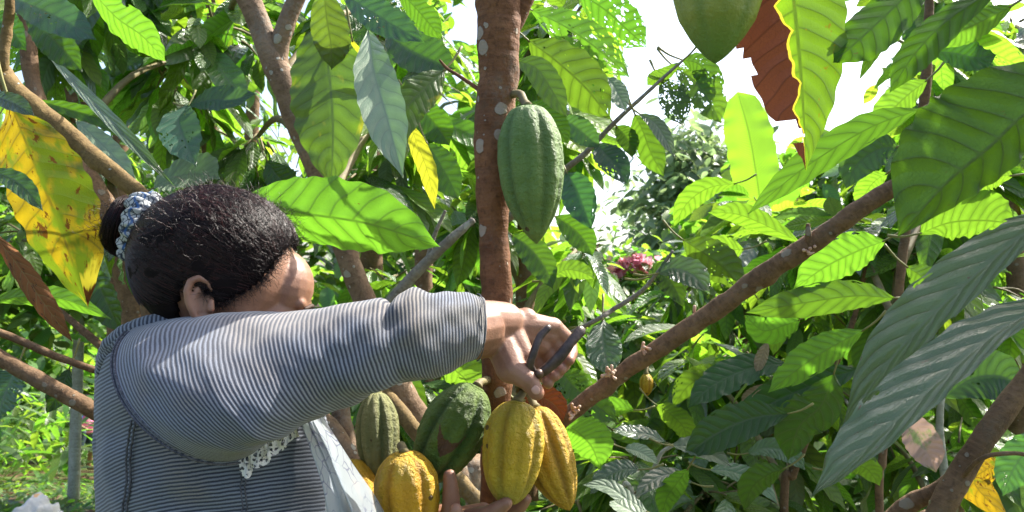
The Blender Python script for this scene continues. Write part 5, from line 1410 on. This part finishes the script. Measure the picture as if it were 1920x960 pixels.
# ================================================================== PROCEDURAL TREES OF THE GROVE
def grove(name, label, x, d, stem_px, blobs, seed, L=.27, mats=('mid_leaf', 'mid_dark', 'mid_holes', 'leaf_blue'), w=(.5, .28, .14, .08), parts=40, bark='bark_brown', rb=None, group='cacao trees of the grove', cat='tree', **k):
    b = gpt(x, d)
    t = thing(name, b, label, cat, group)
    _, p = stem(b + [0, 0, -.05], stem_px, bark, t, seed=seed, sides=12, n=len(stem_px) * 7)
    grow(t, blobs, np.random.default_rng(seed), L, mats, w, parts, trunk_pts=p, **k)
    return t
DK = dict(mats=('mid_leaf', 'mid_dark', 'mid_gloss', 'mid_lime', 'mid_holes'), w=(.42, .13, .18, .17, .10))
BR = dict(mats=('mid_leaf', 'mid_lime', 'mid_holes', 'mid_dark', 'mid_gloss'), w=(.40, .22, .14, .09, .15))
# hero trees get their own crowns too
grow(tD, [(60, 30, 2.0, 160, 120, .3, 8), (230, -60, 2.0, 200, 80, .3, 9), (330, 110, 2.1, 140, 130, .3, 10), (200, 420, 2.1, 110, 80, .25, 5)], np.random.default_rng(101), .18, DK['mats'], DK['w'], 60, trunk_pts=pD, min_d=1.75)
grow(tB, [(420, 60, 2.1, 120, 130, .3, 8), (480, 260, 2.2, 110, 100, .3, 7), (700, 20, 2.0, 160, 110, .3, 10), (760, 200, 2.0, 100, 130, .3, 8), (700, 330, 2.0, 110, 90, .3, 6)], np.random.default_rng(102), .18, DK['mats'], DK['w'], 60, trunk_pts=pB, min_d=1.7)
grow(tK, [(1060, 60, 2.0, 100, 100, .25, 6), (1030, 230, 2.0, 70, 90, .25, 5), (1080, 470, 2.1, 90, 60, .25, 6), (1040, 600, 2.1, 80, 80, .2, 5)], np.random.default_rng(103), .18, BR['mats'], BR['w'], 60, trunk_pts=pK, min_d=1.7)
grow(tG, [(1690, 480, 2.0, 140, 120, .2, 8), (1560, 420, 2.1, 130, 100, .25, 9), (1800, 330, 2.0, 120, 130, .2, 8), (1760, 100, 1.95, 130, 90, .2, 6)], np.random.default_rng(104), .19, BR['mats'], BR['w'], 60, trunk_pts=pG, min_d=1.75, twig_r=.003)
grow(tI, [(1500, 700, 2.2, 150, 90, .2, 9), (1400, 820, 2.2, 140, 80, .2, 8), (1300, 690, 2.3, 100, 80, .2, 6)], np.random.default_rng(105), .21, BR['mats'], BR['w'], 60, trunk_pts=pI, min_d=1.85, twig_r=.003)
grow(tH, [(1850, 560, 2.2, 110, 90, .2, 6), (1800, 850, 2.2, 130, 90, .2, 7), (1650, 800, 2.3, 130, 90, .2, 7)], np.random.default_rng(106), .19, BR['mats'], BR['w'], 50, trunk_pts=pH, min_d=1.95, twig_r=.003)
grow(tJ, [(1180, 880, 2.0, 120, 70, .2, 8), (1320, 920, 2.0, 140, 50, .2, 8), (1080, 930, 1.9, 80, 60, .15, 5)], np.random.default_rng(107), .20, BR['mats'], BR['w'], 50, trunk_pts=pJ, min_d=1.7, twig_r=.003)

grow(tE, [(2310, -620, 1.1, 250, 230, .25, 9), (2190, -250, 1.25, 160, 200, .25, 4)], np.random.default_rng(110), .26, ('leaf', 'leaf_dark'), (.6, .4), 40, trunk_pts=pE, min_d=.75, gap=False)  # unseen crown added above the frame to shade the close leaves
grove('cacao_tree', 'shady cacao tree filling the dark canopy corner above the olive limb', 270, 3.0, [(270, 900, 3.0, 60), (250, 560, 3.0, 50), (150, 200, 3.0, 40), (100, -100, 3.0, 30)], [(0, 80, 3.0, 190, 180, .4, 9), (200, 20, 3.2, 190, 160, .4, 9), (120, 300, 3.1, 170, 120, .4, 7), (40, 450, 3.0, 150, 60, .4, 5)], 201, .175, parts=50, **DK)
grove('cacao_tree', 'leafy cacao tree seen between the olive limb and the forked trunk', 400, 3.2, [(410, 900, 3.2, 50), (400, 500, 3.2, 45), (390, 250, 3.2, 36), (400, -50, 3.2, 24)], [(330, 180, 3.2, 170, 140, .4, 9), (470, 60, 3.3, 140, 150, .4, 8), (420, 330, 3.1, 170, 100, .4, 8)], 202, .175, parts=50, **DK)
grove('cacao_tree', 'dark cacao tree standing behind the big hanging olive leaf', 690, 3.0, [(700, 900, 3.0, 50), (695, 520, 3.0, 44), (700, 250, 3.0, 34), (720, -50, 3.0, 24)], [(640, 150, 3.0, 130, 170, .4, 8), (800, 90, 3.1, 110, 130, .4, 6), (760, 330, 2.9, 150, 100, .4, 7), (720, 540, 3.0, 150, 90, .4, 7)], 203, .175, parts=50, **DK)
grove('cacao_tree', 'low cacao tree in the gap under the striped sleeve', 790, 2.5, [(800, 1200, 2.5, 40), (790, 900, 2.5, 34), (780, 740, 2.5, 22)], [(720, 760, 2.5, 110, 70, .3, 8), (860, 850, 2.4, 90, 90, .3, 9), (880, 640, 2.6, 70, 80, .3, 5)], 204, .22, parts=40, mats=DK['mats'], w=(.3, .4, .2, .05, .05))
grove('cacao_tree', 'bright cacao tree behind the cutting hand', 1120, 2.9, [(1130, 1100, 2.9, 40), (1110, 800, 2.9, 32), (1100, 600, 2.9, 22)], [(1060, 560, 2.9, 110, 80, .3, 12), (1160, 640, 2.8, 120, 90, .3, 13), (1130, 800, 2.9, 130, 90, .3, 13)], 205, .195, parts=50, **BR)
grove('cacao_tree', 'bright cacao tree over the far end of the slanting limb', 1450, 2.9, [(1450, 1100, 2.9, 44), (1440, 800, 2.9, 36), (1430, 560, 2.9, 24)], [(1330, 530, 2.9, 110, 90, .3, 11), (1460, 440, 2.8, 120, 90, .3, 12), (1400, 660, 2.9, 140, 100, .3, 14), (1560, 560, 2.9, 120, 110, .3, 12)], 206, .195, parts=50, **BR)
grove('cacao_tree', 'tall cacao tree shining behind the long grey green leaves', 1790, 2.8, [(1790, 1100, 2.8, 44), (1780, 700, 2.8, 36), (1770, 300, 2.8, 24)], [(1700, 300, 2.8, 120, 130, .3, 12), (1850, 250, 2.7, 120, 130, .3, 12), (1800, 470, 2.8, 150, 110, .3, 14), (1750, 680, 2.8, 170, 110, .3, 14), (1860, 840, 2.7, 120, 100, .3, 9)], 207, .195, parts=50, **BR)
grove('cacao_tree', 'cacao tree above the half withered leaf with sunlit upper crown', 1800, 2.4, [(1900, 1300, 2.4, 44), (1910, 600, 2.4, 36), (1860, 100, 2.4, 24)], [(1880, 60, 2.3, 110, 80, .3, 10), (1740, -10, 2.4, 130, 50, .3, 8), (1800, 200, 2.5, 110, 80, .25, 7)], 208, .20, parts=40, **BR)
grove('cacao_tree', 'insect eaten cacao crown directly behind the reddish trunk', 990, 2.6, [(990, 1100, 2.6, 44), (985, 600, 2.6, 36), (985, 150, 2.6, 24)], [(1050, 40, 2.6, 110, 90, .3, 11), (930, 200, 2.6, 100, 130, .3, 11), (1060, 260, 2.6, 90, 80, .3, 8), (900, 420, 2.6, 90, 100, .3, 9)], 209, .175, parts=40, mats=BR['mats'], w=(.40, .16, .24, .15, .05))
for k, (x, d, bl, lab) in enumerate([
        (225, 4.8, [(60, 120, 4.8, 200, 220, .6, 9), (220, 300, 4.8, 180, 160, .6, 9), (60, 480, 4.8, 150, 130, .6, 6)], 'cacao tree deep in the shade beyond the olive limb'),
        (470, 5.2, [(420, 120, 5.2, 180, 200, .6, 10), (560, 320, 5.2, 160, 160, .6, 9), (380, 380, 5.2, 140, 120, .6, 6)], 'cacao tree deep in the shade above the woman'),
        (800, 4.6, [(760, 140, 4.6, 170, 190, .6, 9), (840, 380, 4.6, 130, 150, .6, 7), (800, 640, 4.6, 170, 120, .6, 7)], 'cacao tree deep in the shade beyond the big backlit leaf')]):
    grove('cacao_tree', lab, x, d, [(x, 900, d, 40), (x - 6, 500, d, 34), (x + 8, 100, d, 22)], bl, 220 + k, .18, parts=0, **DK)
for k, (x, d, bl, lab) in enumerate([
        (1110, 5.0, [(1080, 600, 5.0, 140, 110, .6, 18), (1200, 720, 5.0, 160, 120, .6, 20)], 'sunny cacao tree farther back below the pink blossoms'),
        (1400, 4.8, [(1340, 560, 4.8, 130, 110, .6, 18), (1500, 470, 4.8, 130, 120, .6, 18), (1440, 700, 4.8, 170, 110, .6, 20)], 'sunny cacao tree farther back below the banana leaf'),
        (1780, 4.6, [(1680, 420, 4.6, 150, 150, .6, 20), (1850, 380, 4.6, 140, 160, .6, 20), (1780, 680, 4.6, 190, 130, .6, 22)], 'sunny cacao tree farther back beyond the tall shining one')]):
    grove('cacao_tree', lab, x, d, [(x, 1000, d, 34), (x - 6, 760, d, 30), (x + 8, 500, d, 20)], bl, 240 + k, .21, parts=0, **BR)

# far trees: whole crowns of small leaves
def far_tree(label, x, d, top_px, w_px, seed, mat='far_leaf', n=2600, L=.30, trunk_w=22, bark='bark_pale', group='trees on the far slope', bottom_px=None, gap=True, airy=1.0, name='broadleaf_tree'):
    b = gpt(x, d); rng = np.random.default_rng(seed)
    t = thing(name, b, label, 'tree', group)
    bp = bottom_px or proj(b)[1] - 20
    st_px = [(x + rng.normal(0, 4), bp * (1 - f) + (top_px + 30) * f, d, trunk_w * (1 - .75 * f)) for f in (.0, .35, .7, 1.0)]
    _, p = stem(b + [0, 0, -.1], st_px, bark, t, seed=seed, sides=9, n=24)
    cx, cy = x, (top_px + bp) / 2; ry = (bp - top_px) / 2; rx = w_px / 2
    ncl = max(10, int(n / 55)); B_ = []; tw = MB()
    for _ in range(ncl):
        a = rng.uniform(-1, 1, 3)
        while a @ a > 1: a = rng.uniform(-1, 1, 3)
        a = a / max(np.linalg.norm(a), .3) * rng.uniform(.55, 1.0)
        px_, py_ = cx + a[0] * rx, cy + a[1] * ry
        c = P(px_, py_, d + a[2] * rx * d / F)
        k = np.argmin(np.linalg.norm(p - (c - [0, 0, .12 * d * .2]), axis=1))
        if rng.uniform() < .4 and not in_gap(np.array([c]))[0]: tw.add(*tube([p[k], (p[k] + c) / 2 + [0, 0, .1], c], [.03, .02, .008], 5, 5))
        B_.append(c + rng.normal(0, 1, (55, 3)) * np.array([.34, .34, .22]) * (d / 9) * airy)
    B_ = np.vstack(B_); m = len(B_)
    az = rng.uniform(0, 6.28, m); T_ = np.stack([np.cos(az), np.sin(az), -rng.uniform(.0, .9, m)], -1); T_ /= np.linalg.norm(T_, axis=1)[:, None]
    N_ = np.array([0, 0, 1.0]) + rng.normal(0, .45, (m, 3))
    keep = B_[:, 2] > ground_z(B_[:, 0], B_[:, 1]) + .1
    if gap: keep &= ~in_gap(B_, SKY + FLW) & ~in_gap(B_ + T_ * L * .8, SKY + FLW)
    B_, T_, N_ = B_[keep], T_[keep], N_[keep]; m = len(B_)
    Ls = L * rng.uniform(.6, 1.3, m)
    V, Fc, uv, rn = batch_leaves(B_, T_, N_, Ls, Ls * .42, 5, 3, .2, rng=rng)
    obj('crown', V, Fc, M[mat], t, uv=uv, rnd=rn)
    if tw.n:
        tw.add(*tube(p[2::5], [.01] * 8, 5, 10)); tw.build('branch', M[bark], t)
    return t
FT = [  # label, x, d, top, width
    ('broad tree deep in the canopy shade at the photo\'s west end', -90, 9, 240, 420, 'far_leaf', 1700), ('broad tree deep in the canopy shade behind the olive limb', 330, 10, 230, 440, 'far_leaf', 1600),
    ('broad tree deep in the canopy shade above the forearm', 640, 9.5, 250, 420, 'far_leaf', 1700), ('slender tree whose thin crown fills the gap beside the reddish trunk', 800, 8, -120, 300, 'far_leaf', 900), ('broad tree whose crown closes the view behind the reddish trunk', 890, 10, 240, 320, 'far_leaf', 2200),
    ('sunlit low tree beside the pink blossoms, nearer the trunk', 1060, 9, 440, 260, 'far_leaf', 2600), ('sunlit low tree straight below the feathery tree', 1330, 9, 400, 280, 'far_leaf', 3000),
    ('sunlit tree behind the banana plant', 1540, 10, 250, 300, 'far_leaf', 3400), ('sunlit tall tree closing the view behind the great shaded leaf', 1800, 10, 20, 380, 'far_leaf', 4200)]
for k, (lab, x, d, tp, wpx, mt, n) in enumerate(FT): far_tree(lab, x, d, tp, wpx, 300 + k, mt, n, bottom_px=640 if x < 500 else None)
for k, (lab, x, d, tp, wpx) in enumerate([('low sunlit tree on the slope beyond the open ground, at the far west', 20, 20, 520, 260), ('low sunlit tree on the slope beyond the open ground, next to the pale trunk', 190, 23, 500, 260), ('low sunlit tree on the slope showing through under the saplings', 1290, 22, 520, 300), ('low sunlit tree on the slope showing behind the drooping grey green leaves', 1620, 24, 500, 340)]):
    far_tree(lab, x, d, tp, wpx, 340 + k, 'far_leaf', 1800, .45, 10, airy=.6)
for k, (lab, x, d, tp, wpx) in enumerate([('broad tree standing past the east edge, behind the tall shining cacao', 2330, 9, 60, 520), ('broad tree standing past the west edge of the grove', -480, 9, 100, 480)]):
    far_tree(lab, x, d, tp, wpx, 350 + k, 'far_leaf', 2400, bottom_px=640 if x < 0 else None)
# the feathery pale tree against the sky
far_tree('tall feathery grey green tree rising far off against the white sky', 1315, 22, 205, 210, 330, 'far_haze', 7000, .42, 16, gap=False, airy=.8, name='feathery_tree', group=None)
far_tree('hazy dark crown beside the feathery tree', 1250, 26, 300, 150, 331, 'far_haze', 1500, .42, 12, gap=False, name='broadleaf_tree', airy=.8)
# pale straight trunk standing on the open ground
pt0 = gpt(150, 9.5)
far_tree('pale lichened trunk standing alone on the leaf littered ground', 150, 9.5, 120, 300, 332, 'far_leaf', 900, .3, 18, bottom_px=560, name='shade_tree', group=None)

# banana plant
bb = gpt(1440, 6.5)
bt = thing('banana_plant', bb, 'banana plant with one tall glowing yellow green leaf below the withered leaf', 'plant')
stem(bb + [0, 0, -.05], [(1440, 700, 6.5, 34), (1430, 560, 6.5, 28), (1425, 440, 6.5, 14)], 'bark_pale', bt, seed=5)
hero_leaf(bt, [(1432, 430), (1420, 340), (1405, 250), (1385, 172)], 92, 6.4, 'glow2', 'banana', petiole=0, seed=3, nvein=60, quilt=0, wl=lambda t: np.interp(t, [0, .08, .3, .7, .93, 1], [.1, .7, 1, 1, .7, 0]), wr=lambda t: np.interp(t, [0, .08, .3, .7, .93, 1], [.1, .7, 1, 1, .7, 0]))
hero_leaf(bt, [(1432, 440), (1470, 360), (1500, 330), (1540, 320)], 60, 6.4, 'glow', 'banana', petiole=0, seed=4, nvein=60, quilt=0)
hero_leaf(bt, [(1430, 440), (1400, 400), (1370, 390), (1345, 400)], 56, 6.6, 'glow2', 'banana', petiole=0, seed=5, nvein=60, quilt=0)

# pink blossom shrub
fb = gpt(1185, 8.0)
ft = thing('flowering_shrub', fb, 'shrub with clusters of pink blossoms beneath the gap of sky', 'shrub')
rng = np.random.default_rng(77)
_, pf = stem(fb + [0, 0, -.05], [(1185, 750, 8, 14), (1188, 600, 8, 10), (1185, 500, 8, 6)], 'bark_grey', ft, seed=6)
B_ = np.vstack([P(1185 + rng.normal(0, 45), 545 + rng.normal(0, 38), 8 + rng.normal(0, .3)) + rng.normal(0, .07, (14, 3)) for _ in range(90)])
az = rng.uniform(0, 6.28, len(B_)); T_ = np.stack([np.cos(az), np.sin(az), -rng.uniform(0, .8, len(B_))], -1); T_ /= np.linalg.norm(T_, axis=1)[:, None]
Ls = rng.uniform(.08, .18, len(B_)); V, Fc, uv, rn = batch_leaves(B_, T_, np.array([0, 0, 1.0]) + rng.normal(0, .4, (len(B_), 3)), Ls, Ls * .45, 5, 3, .2, rng=rng)
obj('crown', V, Fc, M['far_leaf'], ft, uv=uv, rnd=rn)
for k, (x, y, s) in enumerate([(1165, 500, 1.0), (1198, 488, .9), (1212, 498, .9), (1182, 492, .8), (1160, 515, .8), (1108, 457, .4)]):
    q = P(x, y, 7.7) + rng.normal(0, 1, (int(46 * s), 3)) * np.array([.026, .026, .026]) * (.5 + s)
    az = rng.uniform(0, 6.28, len(q)); T_ = np.stack([np.cos(az), np.sin(az), rng.uniform(-.5, .8, len(q))], -1); T_ /= np.linalg.norm(T_, axis=1)[:, None]
    Ls = rng.uniform(.06, .10, len(q)); V, Fc, uv, rn = batch_leaves(q, T_, rng.normal(0, 1, (len(q), 3)), Ls, Ls * .7, 4, 3, .1, rng=rng)
    obj('blossom_cluster', V, Fc, M['flower'], ft, uv=uv, rnd=rn)

# ground cover
def cover(name, n, xr, dr, L, mat, seed, up=(.2, 1.0), wide=.3, hz=.1, keepf=None):
    rng = np.random.default_rng(seed)
    d = np.exp(rng.uniform(math.log(dr[0]), math.log(dr[1]), n)); x = rng.uniform(xr[0], xr[1], n)
    if keepf: k_ = keepf(x, d); x, d = x[k_], d[k_]; n = len(x)
    X = (x - 960) / F * d; Y = d * FW[1]
    B_ = np.stack([X, Y, ground_z(X, Y) + hz * rng.uniform(0, 1, n)], -1)
    az = rng.uniform(0, 6.28, n); T_ = np.stack([np.cos(az), np.sin(az), rng.uniform(*up, n)], -1); T_ /= np.linalg.norm(T_, axis=1)[:, None]
    N_ = np.array([0, 0, 1.0]) - T_ * .5 + rng.normal(0, .25, (n, 3))
    Ls = L * rng.uniform(.5, 1.4, n)
    V, Fc, uv, rn = batch_leaves(B_, T_, N_, Ls, Ls * wide, 6, 3, .4, rng=rng)
    o = obj(name, V, Fc, M[mat], uv=uv, rnd=rn, origin=(0, 0, 0)); return tag(o, kind='stuff')
cover('leaf_litter', 9000, (-300, 2200), (2.2, 16), .16, 'litter', 401, (-.1, .35), .45, .03)
cover('undergrowth', 3600, (420, 2300), (7.5, 26), .5, 'far_leaf', 402, (.3, 1.8), .22, .9)
cover('undergrowth', 4200, (-400, 520), (12.5, 30), .55, 'far_leaf', 405, (.3, 1.8), .20, 1.5, keepf=lambda x, d: (np.abs(x - 170) > 30) | (d > 17.6))
cover('undergrowth', 2600, (900, 2100), (3.4, 7.5), .26, 'leaf', 403, (.2, 1.4), .34, .75)
cover('low_weeds', 2000, (-300, 420), (8.2, 12.5), .13, 'far_leaf', 404, (.2, 1.2), .4, .12)

# plastic sack on the ground
s0 = gpt(52, 6.0)
sk = MB(); n1, n2 = 40, 56; Vk = []
for i in range(n1):
    t_ = i / (n1 - 1)
    for k in range(n2):
        th = 2 * math.pi * k / n2
        r = .24 * (math.sin(math.pi * min(1, t_ * .62 + .38)) ** .7) * (1 - .25 * t_) + .01
        q = np.array([math.cos(th) * r * 1.15, math.sin(th) * r * .8, t_ * .40])
        nz = mnoise.noise(Vector((q * 7).tolist())) * .05 + mnoise.noise(Vector((q * 17 + 3).tolist())) * .03 + abs(mnoise.noise(Vector((q * 30).tolist()))) * .02
        q[:2] *= 1 + nz * 3.2; q[2] += nz * .9 * (t_ > .05) - .14 * max(0, -math.cos(th)) * t_ * t_
        q[0] += .09 * t_
        Vk.append(s0 + q * 1.15)
Vk.append(s0 + np.array([.10, 0, .425]))
Fk = [tuple(f) for f in grid_faces(n1, n2, True)] + [(n1 * n2, (n1 - 1) * n2 + k, (n1 - 1) * n2 + (k + 1) % n2) for k in range(n2)]
def sack_mat():
    t = NT('woven_sack'); co = t.obco(); n = t.noise(co, 5, 3); n2 = t.noise(co, 40, 4)
    c = t.mix(n2, (0.38, 0.39, 0.39), (0.48, 0.48, 0.46)); c = t.mix(t.ss(n, .60, .63), c, (0.55, 0.33, 0.16))
    return t.done(t.bsdf(c, .5, .4, t.bump(n2, .4, .01)))
so_ = obj('sack', np.array(Vk), Fk, sack_mat(), origin=s0)
tag(so_, 'crumpled white plastic sack with tan patch lying on the ground', 'sack')

# far person among the plants
pz = 17.0; f0 = gpt(169, pz)
fp = thing('person', f0, 'tiny distant person in pink and blue top walking between the plants', 'person')
mb = MB()
def fc(a, b, ra, rb): mb.add(*capsule(f0 + np.array(a), f0 + np.array(b), ra, rb, 10, 4))
fc((0, .08, .85), (.05, .16, .45), .075, .055); fc((.05, .16, .45), (.0, .18, .06), .055, .04); fc((0, .18, .04), (.16, .18, .03), .04, .03)
fc((0, -.08, .85), (-.05, -.16, .45), .075, .055); fc((-.05, -.16, .45), (-.18, -.18, .10), .055, .04); fc((-.18, -.18, .08), (-.04, -.18, .03), .04, .03)
fc((0, 0, .88), (0, 0, 1.28), .12, .15); fc((0, 0, 1.3), (.01, 0, 1.44), .05, .05); mb.add(*ellipsoid(f0 + [.02, 0, 1.53], np.eye(3), (.095, .078, .115)))
for sg in (-1, 1):
    fc((0, sg * .16, 1.3), (.06 * sg, sg * .22, 1.05), .045, .04); fc((.06 * sg, sg * .22, 1.05), (.18, sg * .2, .92), .038, .03); fc((.18, sg * .2, .92), (.26, sg * .19, .92), .03, .018)
fbod = mb.build('body', m_skin, fp)
md = fbod.modifiers.new('fuse', 'REMESH'); md.mode = 'VOXEL'; md.voxel_size = .012; md.use_smooth_shade = True
V, Fc, uv = tube([f0 + [0, 0, .84], f0 + [0, 0, 1.1], f0 + [0, 0, 1.36]], [.16, .165, .14], 18, 12, .05)
obj('shirt', V, Fc, simple_mat('pink_shirt', (0.70, 0.08, 0.25), (0.75, 0.30, 0.45), 9, .8), fp, uv=uv)
for sg in (-1, 1):
    V, Fc, uv = tube([f0 + [0, sg * .15, 1.33], f0 + [.06 * sg, sg * .22, 1.08]], [.07, .06], 12, 6); obj('sleeve', V, Fc, simple_mat('blue_sleeve_%d' % (sg + 1), (0.06, 0.15, 0.5)), fp, uv=uv)
    V, Fc, uv = tube([f0 + [0, sg * .08, .9], f0 + [.05 * sg, sg * .15, .5]], [.11, .085], 14, 8); obj('trouser_leg', V, Fc, simple_mat('shorts_%d' % (sg + 1), (0.03, 0.05, 0.07)), fp, uv=uv)
V, Fc = ellipsoid(f0 + [.0, 0, 1.56], np.eye(3), (.105, .09, .11)); obj('hair', V, Fc, m_hairb, fp)

# ================================================================== LIGHT, SKY, CAMERA
w = bpy.data.worlds.new('World'); scene.world = w; w.use_nodes = True
nt = w.node_tree; nt.nodes.clear()
sky = nt.nodes.new('ShaderNodeTexSky'); sky.sky_type = 'NISHITA'; sky.sun_disc = False
elev = math.asin(SUN[2]); az = math.atan2(SUN[0], SUN[1])
sky.sun_elevation = elev; sky.sun_rotation = az; sky.altitude = 100; sky.air_density = 1.0; sky.dust_density = 4.0; sky.ozone_density = 1.0
bg = nt.nodes.new('ShaderNodeBackground'); bg.inputs['Strength'].default_value = 0.15
wo = nt.nodes.new('ShaderNodeOutputWorld')
nt.links.new(sky.outputs[0], bg.inputs[0]); nt.links.new(bg.outputs[0], wo.inputs[0])
sl = bpy.data.lights.new('sun', 'SUN'); sl.energy = 5.0; sl.angle = R(0.53); sl.color = (1.0, 0.95, 0.86)
so2 = bpy.data.objects.new('sun', sl); COL.objects.link(so2); so2.location = (3, 2, 8)
so2.rotation_euler = Vector((-SUN).tolist()).to_track_quat('-Z', 'Y').to_euler()
cd = bpy.data.cameras.new('camera'); cd.sensor_width = 36; cd.sensor_fit = 'HORIZONTAL'; cd.lens = 36 * F / 1920
cd.clip_start = .02; cd.clip_end = 400
co = bpy.data.objects.new('camera', cd); COL.objects.link(co); co.location = CAM.tolist(); co.rotation_euler = (R(90) + PITCH, 0, 0)
cd.dof.use_dof = True; cd.dof.focus_distance = 1.0; cd.dof.aperture_fstop = 13.0 
scene.camera = co
vs = scene.view_settings; vs.view_transform = 'Standard'; vs.look = 'None'; vs.exposure = 1.5; vs.gamma = 1.0; vs.use_curve_mapping = False
scene.display_settings.display_device = 'sRGB'
cy = scene.cycles
cy.max_bounces = 10; cy.transparent_max_bounces = 12; cy.transmission_bounces = 6; cy.diffuse_bounces = 6; cy.use_denoising = True
